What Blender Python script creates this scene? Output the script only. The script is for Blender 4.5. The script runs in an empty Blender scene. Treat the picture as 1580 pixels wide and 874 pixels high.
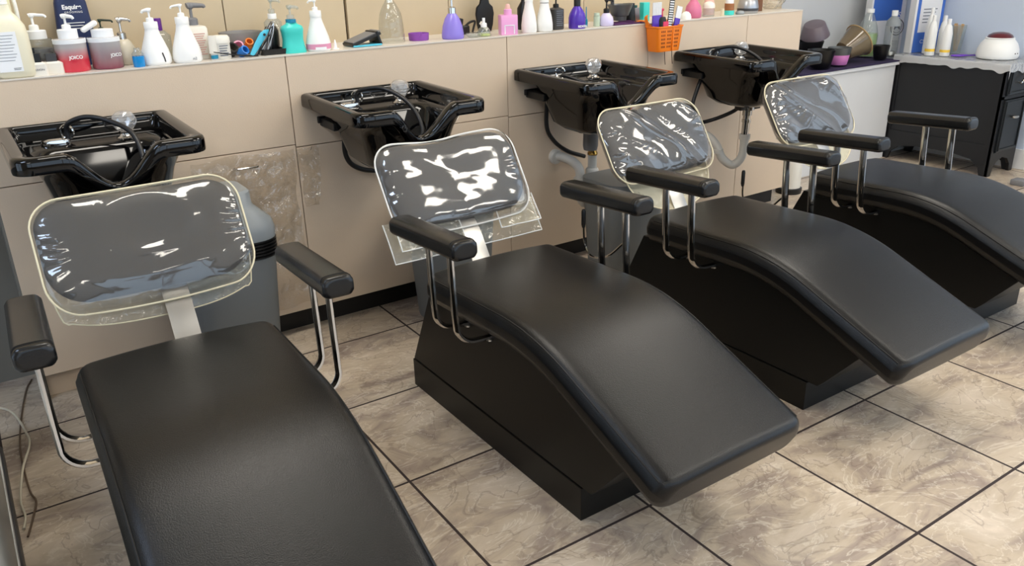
import bpy, bmesh, math, random
from mathutils import Vector, Matrix, noise
PI = math.pi
C = bpy.context.scene.collection
random.seed(7)

# ------------------------------------------------------------------ materials
MATS = {}
def nodes(name):
    m = bpy.data.materials.new(name); m.use_nodes = True
    nt = m.node_tree; nt.nodes.clear()
    out = nt.nodes.new('ShaderNodeOutputMaterial')
    MATS[name] = m
    return m, nt, out
def lin(c):
    return tuple((x/12.92 if x <= .04045 else ((x+.055)/1.055)**2.4) for x in (v/255 for v in c)) + (1,)
def bump(nt, b, scale, dist, detail=3, obj=True, strength=1.0, dist2=0):
    tc = nt.nodes.new('ShaderNodeTexCoord'); no = nt.nodes.new('ShaderNodeTexNoise')
    no.inputs['Scale'].default_value = scale; no.inputs['Detail'].default_value = detail
    no.inputs['Distortion'].default_value = dist2
    nt.links.new(tc.outputs['Object'], no.inputs['Vector'])
    bp = nt.nodes.new('ShaderNodeBump'); bp.inputs['Distance'].default_value = dist; bp.inputs['Strength'].default_value = strength
    nt.links.new(no.outputs['Fac'], bp.inputs['Height'])
    if b is not None: nt.links.new(bp.outputs['Normal'], b.inputs['Normal'])
    return bp, no
def pm(name, rgb, rough=.4, metal=0, spec=.5, trans=0, ior=1.45, coat=0, bmp=None, var=0, alpha=1, emis=None):
    m, nt, out = nodes(name)
    b = nt.nodes.new('ShaderNodeBsdfPrincipled')
    b.inputs['Base Color'].default_value = lin(rgb)
    b.inputs['Roughness'].default_value = rough; b.inputs['Metallic'].default_value = metal
    b.inputs['Specular IOR Level'].default_value = spec
    b.inputs['Transmission Weight'].default_value = trans; b.inputs['IOR'].default_value = ior
    b.inputs['Coat Weight'].default_value = coat; b.inputs['Coat Roughness'].default_value = .06
    b.inputs['Alpha'].default_value = alpha
    nt.links.new(b.outputs[0], out.inputs[0])
    if bmp: bump(nt, b, *bmp)
    tc = nt.nodes.new('ShaderNodeTexCoord'); no = nt.nodes.new('ShaderNodeTexNoise')
    no.inputs['Scale'].default_value = 9; no.inputs['Detail'].default_value = 4
    nt.links.new(tc.outputs['Object'], no.inputs['Vector'])
    rp = nt.nodes.new('ShaderNodeMapRange')
    v = var or .02
    rp.inputs['To Min'].default_value = 1-v; rp.inputs['To Max'].default_value = 1+v
    nt.links.new(no.outputs['Fac'], rp.inputs['Value'])
    mx = nt.nodes.new('ShaderNodeVectorMath'); mx.operation = 'SCALE'
    mx.inputs[0].default_value = lin(rgb)[:3]
    nt.links.new(rp.outputs[0], mx.inputs['Scale']); nt.links.new(mx.outputs[0], b.inputs['Base Color'])
    return m
def clear(name, tint=(255,255,255), refl=1.0, rough=.05, haze=.03, bmp=(60, .004), bright=.9):
    # thin clear plastic film: see-through, with fresnel reflection from both faces and a faint milky haze
    m, nt, out = nodes(name)
    tr = nt.nodes.new('ShaderNodeBsdfTransparent'); tr.inputs[0].default_value = tuple(x*bright+1-bright if False else x for x in lin(tint))
    gl = nt.nodes.new('ShaderNodeBsdfGlossy'); gl.inputs['Roughness'].default_value = rough
    df = nt.nodes.new('ShaderNodeBsdfDiffuse'); df.inputs[0].default_value = lin(tint)
    geo = nt.nodes.new('ShaderNodeNewGeometry'); dt = nt.nodes.new('ShaderNodeVectorMath'); dt.operation = 'DOT_PRODUCT'
    nt.links.new(geo.outputs['Incoming'], dt.inputs[0]); nt.links.new(geo.outputs['Normal'], dt.inputs[1])
    def mm(op, a, b=None, clamp=False):
        n = nt.nodes.new('ShaderNodeMath'); n.operation = op; n.use_clamp = clamp
        for i, v in enumerate((a, b)):
            if v is None: continue
            if isinstance(v, (int, float)): n.inputs[i].default_value = v
            else: nt.links.new(v, n.inputs[i])
        return n.outputs[0]
    # Schlick reflectance of a 1.5 dielectric, the same from both sides of the film
    sch = mm('ADD', mm('MULTIPLY', mm('POWER', mm('SUBTRACT', 1, mm('ABSOLUTE', dt.outputs['Value'])), 5), .96), .04)
    mu = nt.nodes.new('ShaderNodeMath'); mu.operation = 'MULTIPLY'; mu.inputs[1].default_value = refl; mu.use_clamp = True
    nt.links.new(sch, mu.inputs[0])
    m1 = nt.nodes.new('ShaderNodeMixShader'); m1.inputs[0].default_value = haze
    nt.links.new(tr.outputs[0], m1.inputs[1]); nt.links.new(df.outputs[0], m1.inputs[2])
    m2 = nt.nodes.new('ShaderNodeMixShader')
    nt.links.new(mu.outputs[0], m2.inputs[0]); nt.links.new(m1.outputs[0], m2.inputs[1]); nt.links.new(gl.outputs[0], m2.inputs[2])
    nt.links.new(m2.outputs[0], out.inputs[0])
    if bmp:
        bp, no = bump(nt, gl, bmp[0], bmp[1], 2, dist2=1.2)
        nt.links.new(bp.outputs[0], dt.inputs[1])
    return m

M_BEIGE = pm('beige_laminate', (211,191,168), .42, var=.03, bmp=(220, .0004))
M_BEIGE2 = pm('beige_laminate_upper', (196,178,148), .45, var=.05)
M_LEDGE = pm('ledge_laminate', (215,208,198), .3)
M_GAP = pm('seam_shadow_gap', (52,38,28), .8)
M_KICK = pm('black_kickboard', (16,14,13), .45)
M_WHITEWALL = pm('grey_white_wall_paint', (208,209,210), .8, var=.02)
M_BLUEWALL = pm('cool_white_wall_paint', (200,212,230), .8, var=.02)
M_WHITE = pm('white_laminate', (222,222,222), .4)
M_CEIL = pm('ceiling_tile', (225,222,215), .9)
M_DKWALL = pm('far_room_wall', (150,140,128), .8)
M_VINYL = pm('black_vinyl', (11,11,12), .30, spec=.42, bmp=(420, .0006, 4), var=.12)
M_VINYL2 = pm('black_vinyl_arm', (17,17,18), .27, spec=.55, bmp=(300, .0003, 2), var=.1)
M_PAD = pm('charcoal_pad_fabric', (34,30,31), .5, var=.1)
M_STITCH = pm('dark_piping', (10,10,10), .5)
M_BASE = pm('black_base_laminate', (12,12,11), .4, spec=.3)
M_PLINTH = pm('black_plinth_laminate', (15,14,12), .38, spec=.35)
M_CHROME = pm('polished_chrome', (205,203,200), .09, metal=1)
M_STEEL = pm('brushed_steel', (190,188,184), .3, metal=1)
M_BOWL = pm('gloss_black_abs', (4,4,5), .06, spec=.5)
M_HOSE = pm('black_rubber_hose', (22,22,24), .4)
M_BLACK = pm('black_plastic', (18,18,19), .35)
M_DGREY = pm('dark_grey_plastic', (62,62,64), .4)
M_GREYBIN = pm('grey_bin_plastic', (112,115,116), .5)
M_GREYLID = pm('grey_lid_plastic', (142,148,152), .4)
M_GREY = pm('mid_grey_plastic', (120,120,122), .45)
M_PVC = pm('white_pvc_pipe', (205,203,198), .35)
M_BRASS = pm('brass_fitting', (190,150,80), .25, metal=1)
M_CREAM = pm('cream_vinyl_hem', (222,212,182), .35)
M_HEMW = pm('clear_white_hem', (225,225,222), .25)
M_COVER = clear('clear_plastic_chair_cover', (246,246,244), 2.2, .09, .05, (6, .004))
M_COVER2 = clear('clear_plastic_chair_cover_crisp', (246,246,246), 3.0, .08, .06, (5, .002))
M_FLAP = clear('clear_plastic_flap', (240,238,225), 1.6, .12, .13, (25, .01))
M_DRAPE = clear('cream_clear_drape', (232,226,200), 1.5, .15, .42, (20, .01))
M_FILM = clear('thin_plastic_film', (250,248,244), 2.4, .05, .05, (22, .012))
M_SHEET = clear('clear_table_sheet', (245,247,250), 1.8, .1, .55, (30, .015))
M_CLEARP = clear('clear_bottle_plastic', (236,240,240), 1.3, .05, .12, None)
M_CLEARG = clear('clear_glass', (238,240,238), 1.5, .03, .03, (30, .004))
M_AMBERP = clear('smoky_brown_plastic', (176,158,130), 1.3, .08, .35, None)
M_SMOKE = clear('smoky_grey_plastic', (196,194,192), 1.2, .1, .4, None)
M_CRYSTAL = clear('crystal_acrylic', (250,250,250), 4, .05, .22, None)
M_WB = pm('white_bottle_plastic', (238,238,236), .28)
M_WB2 = pm('warm_white_plastic', (226,222,212), .35)
M_CREAMLIQ = pm('cream_liquid', (226,220,196), .3)
M_LABEL = pm('white_paper_label', (236,238,240), .5)
M_LABGREY = pm('grey_print', (110,115,125), .6)
M_INK = pm('dark_print', (40,38,40), .6)
M_NAVY = pm('navy_bottle', (34,46,84), .4)
M_WINK = pm('white_print', (240,240,240), .5)
M_PURPCAP = pm('purple_cap', (88,24,128), .3)
M_TEAL = pm('teal_bottle', (62,200,190), .3)
M_TEALDK = pm('blue_teal_band', (16,130,165), .3)
M_LAV = pm('lavender_bottle', (140,124,214), .25)
M_LAVLT = pm('pale_lavender_bottle', (208,200,232), .25)
M_DPURP = pm('deep_purple_bottle', (82,52,172), .25)
M_PTRAY = pm('purple_tray', (140,74,170), .4)
M_PCLOTH = pm('dark_purple_towel', (44,34,66), .95, bmp=(200, .002))
M_PINK = pm('pink_bottle', (232,164,212), .3)
M_ROSE = pm('rose_bottle', (206,112,146), .3)
M_PEACH = pm('peach_bottle', (226,178,170), .3)
M_PINKB = pm('pink_band', (222,150,180), .4)
M_CYAN = pm('cyan_handle', (78,186,214), .35)
M_BLUE = pm('bright_blue_liquid', (24,140,212), .2)
M_BLUEL = pm('blue_plastic', (40,120,200), .35)
M_ORANGE = pm('orange_plastic', (240,128,26), .4)
M_PALEG = pm('pale_green_plastic', (190,206,184), .35)
M_YELG = pm('yellow_green_liquid', (206,216,120), .3)
M_GREENL = pm('green_liquid', (158,186,104), .3)
M_SILVER = pm('silver_bottle', (176,178,182), .3, metal=.7)
M_GM = pm('gunmetal_grey_bowl', (96,98,98), .3, metal=.3)
M_WOOD = pm('wood_cap', (150,96,54), .5)
M_BROWN = pm('brown_plastic', (112,72,44), .5)
M_PINKBOWL = pm('pink_bowl', (228,140,206), .4)
M_BOXBLUE = pm('blue_box_print', (66,110,196), .5)
M_CARD = pm('white_card', (230,230,232), .6)
M_CYANP = pm('cyan_print', (80,190,225), .5)
M_YEL = pm('yellow_print', (240,200,70), .5)
M_STICK = pm('wooden_sticks', (206,166,112), .7)
M_MAROON = pm('maroon_lid', (92,28,36), .2, coat=.5)
M_VIOLET = pm('violet_comb', (110,60,190), .35)
M_RED = pm('red_pink_plastic', (206,50,90), .4)
M_CAB = pm('black_cabinet_paint', (24,25,28), .4)
M_CABHI = pm('black_cabinet_trim', (28,32,35), .35)
M_CORDW = pm('cream_cord', (206,198,178), .5)
M_CORDB = pm('brown_cord', (104,86,70), .5)
M_LGREY = pm('light_grey_metal', (176,178,176), .35, metal=.2)
M_MGREY = pm('grey_painted_panel', (118,116,110), .5)
M_NICKEL = pm('nickel_pull', (200,195,185), .15, metal=1)

def grad(name, c0, c1, z0, z1, streak=.1):
    m, nt, out = nodes(name)
    b = nt.nodes.new('ShaderNodeBsdfPrincipled'); b.inputs['Roughness'].default_value = .15
    tc = nt.nodes.new('ShaderNodeTexCoord'); sp = nt.nodes.new('ShaderNodeSeparateXYZ'); mr = nt.nodes.new('ShaderNodeMapRange')
    nt.links.new(tc.outputs['Object'], sp.inputs[0]); nt.links.new(sp.outputs[2], mr.inputs['Value'])
    mr.inputs['From Min'].default_value = z0; mr.inputs['From Max'].default_value = z1
    mx = nt.nodes.new('ShaderNodeMix'); mx.data_type = 'RGBA'
    mx.inputs[6].default_value = lin(c0); mx.inputs[7].default_value = lin(c1)
    nt.links.new(mr.outputs[0], mx.inputs[0]); nt.links.new(mx.outputs[2], b.inputs['Base Color']); nt.links.new(b.outputs[0], out.inputs[0])
    return m
M_REDG = grad('red_ombre_print', (222,62,80), (196,190,190), .035, .075)
M_BURG = grad('burgundy_ombre_print', (140,72,88), (188,184,184), .005, .08)

def tile_mat():
    m, nt, out = nodes('marbled_floor_tile'); N = nt.nodes.new; L = nt.links.new
    b = N('ShaderNodeBsdfPrincipled'); L(b.outputs[0], out.inputs[0])
    tc = N('ShaderNodeTexCoord'); sep = N('ShaderNodeSeparateXYZ'); L(tc.outputs['Object'], sep.inputs[0])
    def mth(op, a, bb=None, c=None):
        n = N('ShaderNodeMath'); n.operation = op
        for i, v in enumerate((a, bb, c)):
            if v is None: continue
            if isinstance(v, (int, float)): n.inputs[i].default_value = v
            else: L(v, n.inputs[i])
        return n.outputs[0]
    T = .479
    fx = mth('DIVIDE', sep.outputs[0], T); fy = mth('DIVIDE', sep.outputs[1], T)
    ex = mth('ABSOLUTE', mth('SUBTRACT', mth('FRACT', fx), .5)); ey = mth('ABSOLUTE', mth('SUBTRACT', mth('FRACT', fy), .5))
    e = mth('MAXIMUM', ex, ey)
    gr = mth('GREATER_THAN', e, .5-.0040/T)
    cid = N('ShaderNodeCombineXYZ'); L(mth('FLOOR', fx), cid.inputs[0]); L(mth('FLOOR', fy), cid.inputs[1])
    wn = N('ShaderNodeTexWhiteNoise'); L(cid.outputs[0], wn.inputs['Vector'])
    sc = N('ShaderNodeVectorMath'); sc.operation = 'SCALE'; sc.inputs['Scale'].default_value = 7.3; L(wn.outputs['Color'], sc.inputs[0])
    ad = N('ShaderNodeVectorMath'); ad.operation = 'ADD'; L(tc.outputs['Object'], ad.inputs[0]); L(sc.outputs[0], ad.inputs[1])
    mp = N('ShaderNodeMapping'); mp.inputs['Rotation'].default_value = (0, 0, .5); mp.inputs['Scale'].default_value = (1, 1.9, 1); L(ad.outputs[0], mp.inputs[0])
    n1 = N('ShaderNodeTexNoise'); n1.inputs['Scale'].default_value = 3.2; n1.inputs['Detail'].default_value = 9; n1.inputs['Roughness'].default_value = .62; n1.inputs['Distortion'].default_value = 1.1; L(mp.outputs[0], n1.inputs['Vector'])
    r1 = N('ShaderNodeValToRGB'); L(n1.outputs['Fac'], r1.inputs[0])
    cr = r1.color_ramp; cr.elements[0].position = .28; cr.elements[0].color = lin((130,114,104)); cr.elements[1].position = .74; cr.elements[1].color = lin((217,202,184))
    for p, c in ((.42, (164,148,134)), (.52, (189,173,152)), (.62, (199,184,166))):
        el = cr.elements.new(p); el.color = lin(c)
    # pale veins
    n2 = N('ShaderNodeTexNoise'); n2.inputs['Scale'].default_value = 3.4; n2.inputs['Detail'].default_value = 5; n2.inputs['Roughness'].default_value = .55; n2.inputs['Distortion'].default_value = 2.6; L(mp.outputs[0], n2.inputs['Vector'])
    v = mth('ABSOLUTE', mth('SUBTRACT', n2.outputs['Fac'], .5)); vv = N('ShaderNodeMapRange'); L(v, vv.inputs['Value'])
    vv.inputs['From Min'].default_value = 0; vv.inputs['From Max'].default_value = .02; vv.inputs['To Min'].default_value = .55; vv.inputs['To Max'].default_value = 0
    mx = N('ShaderNodeMix'); mx.data_type = 'RGBA'; L(vv.outputs[0], mx.inputs[0]); L(r1.outputs[0], mx.inputs[6]); mx.inputs[7].default_value = lin((222,212,196))
    n3 = N('ShaderNodeTexNoise'); n3.inputs['Scale'].default_value = 4.6; n3.inputs['Detail'].default_value = 6; n3.inputs['Distortion'].default_value = 2.0; L(ad.outputs[0], n3.inputs['Vector'])
    v3 = mth('ABSOLUTE', mth('SUBTRACT', n3.outputs['Fac'], .47)); v4 = N('ShaderNodeMapRange'); L(v3, v4.inputs['Value'])
    v4.inputs['From Max'].default_value = .018; v4.inputs['To Min'].default_value = .5; v4.inputs['To Max'].default_value = 0
    mx2 = N('ShaderNodeMix'); mx2.data_type = 'RGBA'; L(v4.outputs[0], mx2.inputs[0]); L(mx.outputs[2], mx2.inputs[6]); mx2.inputs[7].default_value = lin((122,104,92))
    mg = N('ShaderNodeMix'); mg.data_type = 'RGBA'; L(gr, mg.inputs[0]); L(mx2.outputs[2], mg.inputs[6]); mg.inputs[7].default_value = lin((48,36,34))
    L(mg.outputs[2], b.inputs['Base Color'])
    rr = N('ShaderNodeMapRange'); L(gr, rr.inputs['Value']); rr.inputs['To Min'].default_value = .34; rr.inputs['To Max'].default_value = .8; L(rr.outputs[0], b.inputs['Roughness'])
    h = mth('SUBTRACT', mth('MULTIPLY', n1.outputs['Fac'], .25), gr)
    bp = N('ShaderNodeBump'); bp.inputs['Distance'].default_value = .0015; L(h, bp.inputs['Height']); L(bp.outputs[0], b.inputs['Normal'])
    return m
M_TILE = tile_mat()
def emit(name, rgb, s):
    m, nt, out = nodes(name); e = nt.nodes.new('ShaderNodeEmission'); e.inputs[0].default_value = lin(rgb); e.inputs[1].default_value = s
    nt.links.new(e.outputs[0], out.inputs[0]); return m
M_LAMP = emit('ceiling_light_panel', (255,248,236), 15.0)
M_LAMPC = emit('added_cool_light_panel', (206,226,255), 15.0)  # for the unseen cool panel, added to tint the chair foot edges blue

# ------------------------------------------------------------------ mesh helpers
def obj(name, bm, mats, parent=None, smooth=True, loc=None, ang=40):
    me = bpy.data.meshes.new(name); bmesh.ops.recalc_face_normals(bm, faces=bm.faces); bm.to_mesh(me); bm.free()
    for m in (mats if isinstance(mats, (list, tuple)) else [mats]): me.materials.append(m)
    if smooth:
        for p in me.polygons: p.use_smooth = True
        try: me.set_sharp_from_angle(angle=math.radians(ang))
        except Exception: pass
    o = bpy.data.objects.new(name, me); C.objects.link(o)
    if parent: o.parent = parent
    if loc: o.location = loc
    return o
def tag(o, label, cat, group=None):
    o['label'] = label; o['category'] = cat
    if group: o['group'] = group
    return o
def thing(name, label, cat, loc=(0,0,0), rz=0, group=None, rx=0):
    o = bpy.data.objects.new(name, None); C.objects.link(o); o.empty_display_size = .05
    o.location = loc; o.rotation_euler = (rx, 0, rz)
    return tag(o, label, cat, group)
def struct(name, bm, m, smooth=False):
    o = obj(name, bm, m, smooth=smooth); o['kind'] = 'structure'; return o
def NB(): return bmesh.new()
def box(bm, c, s, rot=None, bev=0, mi=0, seg=2):
    t = bmesh.new(); bmesh.ops.create_cube(t, size=1)
    for v in t.verts: v.co = Vector((v.co.x*s[0], v.co.y*s[1], v.co.z*s[2]))
    if bev: bmesh.ops.bevel(t, geom=t.edges[:], offset=bev, segments=seg, profile=.5, affect='EDGES')
    M = Matrix.Translation(c) @ (rot.to_4x4() if rot else Matrix())
    t.transform(M); add(bm, t, mi); return bm
def add(bm, t, mi=0):
    mp = {v: bm.verts.new(v.co) for v in t.verts}
    for f in t.faces:
        try: nf = bm.faces.new([mp[v] for v in f.verts]); nf.material_index = mi if mi else f.material_index
        except ValueError: pass
    t.free()
def boxr(x0, x1, y0, y1, z0, z1, bm=None, bev=0, mi=0):
    bm = bm or NB(); return box(bm, ((x0+x1)/2, (y0+y1)/2, (z0+z1)/2), (abs(x1-x0), abs(y1-y0), abs(z1-z0)), bev=bev, mi=mi)
def rings(bm, R, cap0=True, cap1=True, closed=True, mi=0):
    V = [[bm.verts.new(p) for p in r] for r in R]; n = len(V[0])
    for a, b in zip(V, V[1:]):
        for i in range(n if closed else n-1):
            j = (i+1) % n
            f = bm.faces.new((a[i], a[j], b[j], b[i])); f.material_index = mi
    if cap0 and closed: bm.faces.new(V[0][::-1]).material_index = mi
    if cap1 and closed: bm.faces.new(V[-1]).material_index = mi
    return bm
def lathe(bm, prof, c=(0,0,0), n=28, sx=1, sy=1, mi=0, rot=None, cap0=True, cap1=True, sq=0):
    R = []
    for r, z in prof:
        ring = []
        for i in range(n):
            a = 2*PI*i/n; ca, sa = math.cos(a), math.sin(a)
            k = 1
            if sq: k = (abs(ca)**sq + abs(sa)**sq)**(-1/sq)
            p = Vector((r*k*ca*sx, r*k*sa*sy, z))
            if rot: p = rot @ p
            ring.append(p+Vector(c))
        R.append(ring)
    return rings(bm, R, cap0, cap1, mi=mi)
def smooth_path(P, n=8):
    P = [Vector(p) for p in P]; out = []
    Q = [2*P[0]-P[1]] + P + [2*P[-1]-P[-2]]
    for i in range(1, len(Q)-2):
        p0, p1, p2, p3 = Q[i-1:i+3]
        for k in range(n):
            t = k/n
            out.append(.5*((2*p1)+(p2-p0)*t+(2*p0-5*p1+4*p2-p3)*t*t+(3*p1-p0-3*p2+p3)*t**3))
    out.append(P[-1]); return out
def tube(bm, path, r, n=10, mi=0, flat=None, up=None, closed=False):
    P = [Vector(p) for p in path]; R = []
    up = Vector(up) if up else Vector((0, 0, 1))
    last = None
    for i, p in enumerate(P):
        if closed: t = (P[(i+1) % len(P)]-P[i-1]).normalized()
        else: t = (P[min(i+1, len(P)-1)]-P[max(i-1, 0)]).normalized()
        if last is None:
            u = up if abs(t.dot(up)) < .95 else Vector((1, 0, 0))
            a = t.cross(u).normalized()
        else: a = (last - t*last.dot(t)).normalized()
        last = a; b = t.cross(a)
        rr = r(i/(len(P)-1)) if callable(r) else r
        ring = []
        for k in range(n):
            th = 2*PI*(k+.5)/n
            if flat: 
                c, s = math.cos(th), math.sin(th); kk = (abs(c)**8+abs(s)**8)**(-1/8)
                ring.append(p + a*c*kk*flat[0] + b*s*kk*flat[1])
            else: ring.append(p + a*math.cos(th)*rr + b*math.sin(th)*rr)
        R.append(ring)
    if closed:
        R.append(R[0]); V = [[bm.verts.new(q) for q in rg] for rg in R[:-1]]
        m = len(V)
        for i in range(m):
            A, B = V[i], V[(i+1) % m]
            for k in range(n):
                f = bm.faces.new((A[k], A[(k+1) % n], B[(k+1) % n], B[k])); f.material_index = mi
        return bm
    return rings(bm, R, mi=mi)
def prism(bm, pts, axis, a0, a1, mi=0):
    def P(p, a):
        return (a, p[0], p[1]) if axis == 'x' else ((p[0], a, p[1]) if axis == 'y' else (p[0], p[1], a))
    A = [bm.verts.new(P(p, a0)) for p in pts]; B = [bm.verts.new(P(p, a1)) for p in pts]; n = len(pts)
    fs = [bm.faces.new(A), bm.faces.new(B[::-1])] + [bm.faces.new((A[i], B[i], B[(i+1) % n], A[(i+1) % n])) for i in range(n)]
    for f in fs: f.material_index = mi
    return bm
def rrect(hw, hh, r, nc=7, ns=12, cx=0, cy=0, r2=None):
    # counter-clockwise rounded rectangle with fixed point counts; r2 = radius of the bottom corners
    out = []; r2 = r if r2 is None else r2
    cs = [(hw, -hh, -90, r2), (hw, hh, 0, r), (-hw, hh, 90, r), (-hw, -hh, 180, r2)]
    starts = []
    for X, Y, a0, rr in cs:
        sx, sy = (1 if X > 0 else -1), (1 if Y > 0 else -1)
        ctr = (X-sx*rr, Y-sy*rr)
        starts.append([(ctr[0]+rr*math.cos(math.radians(a0+90*k/nc)), ctr[1]+rr*math.sin(math.radians(a0+90*k/nc))) for k in range(nc+1)])
    for i in range(4):
        out += starts[i]
        p, q = starts[i][-1], starts[(i+1) % 4][0]
        out += [(p[0]+(q[0]-p[0])*k/ns, p[1]+(q[1]-p[1])*k/ns) for k in range(1, ns)]
    return [(x+cx, y+cy) for x, y in out]
def text(body, size, mat, parent, loc, rot=(PI/2, 0, 0), name='lettering', bold=0, space=1):
    cu = bpy.data.curves.new('t', 'FONT'); cu.body = body; cu.size = size; cu.align_x = 'CENTER'; cu.align_y = 'CENTER'
    cu.extrude = .0002; cu.offset = bold; cu.space_character = space
    t = bpy.data.objects.new('t', cu); C.objects.link(t)
    dg = bpy.context.evaluated_depsgraph_get(); me = bpy.data.meshes.new_from_object(t.evaluated_get(dg))
    me.name = name
    bpy.data.objects.remove(t); me.materials.clear(); me.materials.append(mat)
    o = bpy.data.objects.new(name, me); C.objects.link(o); o.parent = parent; o.location = loc; o.rotation_euler = rot
    return o

# ------------------------------------------------------------------ room
LZ = 1.076
TR = -.0086
bm = NB(); s = 8
vs = [bm.verts.new(p) for p in ((-4.4,-7,0),(5.6,-7,0),(5.6,1.2,0),(-4.4,1.2,0))]; bm.faces.new(vs)
bm.transform(Matrix.Rotation(-TR, 4, 'Z') @ Matrix.Translation((.6175, -.307, 0)))
fl = struct('floor', bm, M_TILE)
# tile grid: local x = u*T lines; origin moved so that grid lines fall at L0 / M0, then turned by TR
fl.rotation_euler = (0, 0, TR); fl.location = Matrix.Rotation(TR, 3, 'Z') @ Vector((-.6175, .307, 0))
XR, XE, YB, YF, XL, HC = 5.2, 3.385, .75, -6.2, -3.6, 2.95
def wallpanels():
    bm = NB()
    g = .0016
    xs = [-.455, .5139, 1.4641, 2.2669, 2.95, XE]
    zs = [.755, .745, .738, None, None]
    for i in range(5):
        x0, x1 = xs[i]+g, xs[i+1]-g
        if zs[i]:
            boxr(x0, x1, 0, .018, .10, zs[i]-g, bm, bev=.0008); boxr(x0, x1, 0, .018, zs[i]+g, LZ-.004, bm, bev=.0008)
        else: boxr(x0, x1, 0, .018, .10, LZ-.004, bm, bev=.0008)
    boxr(-3.6, -.455-g, 0, .018, .80, LZ-.004, bm, bev=.0008)
    boxr(XE-.02, XE, .02, .27, .10, LZ-.004, bm)
    boxr(-3.6, XE-.02, .0185, .03, .8, LZ-.006, bm, mi=1); boxr(-.45, XE-.02, .0185, .03, .1, .8, bm, mi=1)
    boxr(-.455, -.27, .055, .066, 0, .104, bm); return bm
struct('wall_back_panelling', wallpanels(), [M_BEIGE, M_GAP])
struct('trim_1', boxr(-3.6, XE+.002, -.002, .28, LZ-.004, LZ), M_LEDGE)
struct('baseboard_back', boxr(-.44, XE-.02, .069, .09, 0, .10), M_KICK)
bm = NB()
for a, b in ((-3.6, .40), (.404, .876), (.888, 1.354), (1.358, 2.1), (2.104, 3.56)):
    boxr(a, b, .28, .30, LZ-.3, HC, bm)
boxr(-3.6, 3.55, .30, .32, .0, HC, bm, mi=1); boxr(3.54, 3.56, .28, YB, LZ-.3, HC, bm)
struct('wall_back_upper', bm, [M_BEIGE2, M_GAP])
bm = NB(); boxr(-.46, -.45, .02, .28, 0, .8, bm); boxr(-3.6, -.46, .27, .28, 0, .8, bm); struct('wall_recess', bm, M_MGREY)
struct('wall_back', boxr(3.2, XR, YB, YB+.1, 0, HC), M_WHITEWALL)
# right wall with a shop window towards the front, front wall all window, left wall with an unseen doorway added for bluish light on the chairs
bm = NB(); boxr(XR, XR+.1, -1.9, YB+.1, 0, HC, bm); boxr(XR, XR+.1, YF, -1.9, 0, .5, bm); boxr(XR, XR+.1, YF, -1.9, 2.5, HC, bm); boxr(XR, XR+.1, -4.1, -3.9, .5, 2.5, bm)
struct('wall_right', bm, M_BLUEWALL)
bm = NB(); boxr(XL, XR, YF-.1, YF, 0, .6, bm); boxr(XL, XR, YF-.1, YF, 2.5, HC, bm)
for x in (XL+.05, -1.4, .8, 3.0, XR-.05): boxr(x-.06, x+.06, YF-.1, YF, .6, 2.5, bm)
struct('wall_front', bm, M_DKWALL)
bm = NB(); boxr(XL-.1, XL, YF, -2.3, 0, HC, bm); boxr(XL-.1, XL, -.3, YB, 0, HC, bm); boxr(XL-.1, XL, -2.3, -.3, 2.15, HC, bm); boxr(XL-.1, XL, -1.33, -1.27, 0, 2.15, bm); struct('wall_left', bm, M_DKWALL)  # doorway added here lets bluish sky light onto the chair sides
struct('ceiling', boxr(XL, XR, YF, YB+.1, HC, HC+.1), M_CEIL)
struct('baseboard_right', boxr(XR-.015, XR, -1.9, YB, 0, .13, bev=.004), M_WHITE)
# ceiling lights (troffers; the cool far-left one is added for its blue sheen)
for i, (x, y, lab, mm) in enumerate([(2.35,-2.55,'left of centre', M_LAMP), (4.5,-2.6,'right side', M_LAMP), (-2.0,-1.3,'far left, added for the bluish sheen', M_LAMPC), (2.9,-.75,'above the basins', M_LAMP), (-1.7,-3.9,'behind left', M_LAMP), (1.0,-4.9,'behind centre', M_LAMP), (3.8,-4.9,'behind right', M_LAMP), (.35,-.7, 'over first chair', M_LAMP)]):
    t = thing('ceiling_light', 'fluorescent ceiling panel, '+lab, 'ceiling light', (x, y, HC-.03), 0, 'fluorescent panels in the ceiling')
    bm = NB(); w, d = .62, .31
    for a in ((-w, -w+.03, -d, d), (w-.03, w, -d, d), (-w, w, -d, -d+.03), (-w, w, d-.03, d)): boxr(a[0], a[1], a[2], a[3], 0, .03, bm)
    obj('frame', bm, M_WHITE, t, smooth=False)
    obj('diffuser', boxr(-w+.03, w-.03, -d+.03, d-.03, .008, .014), mm, t, smooth=False)

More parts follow.
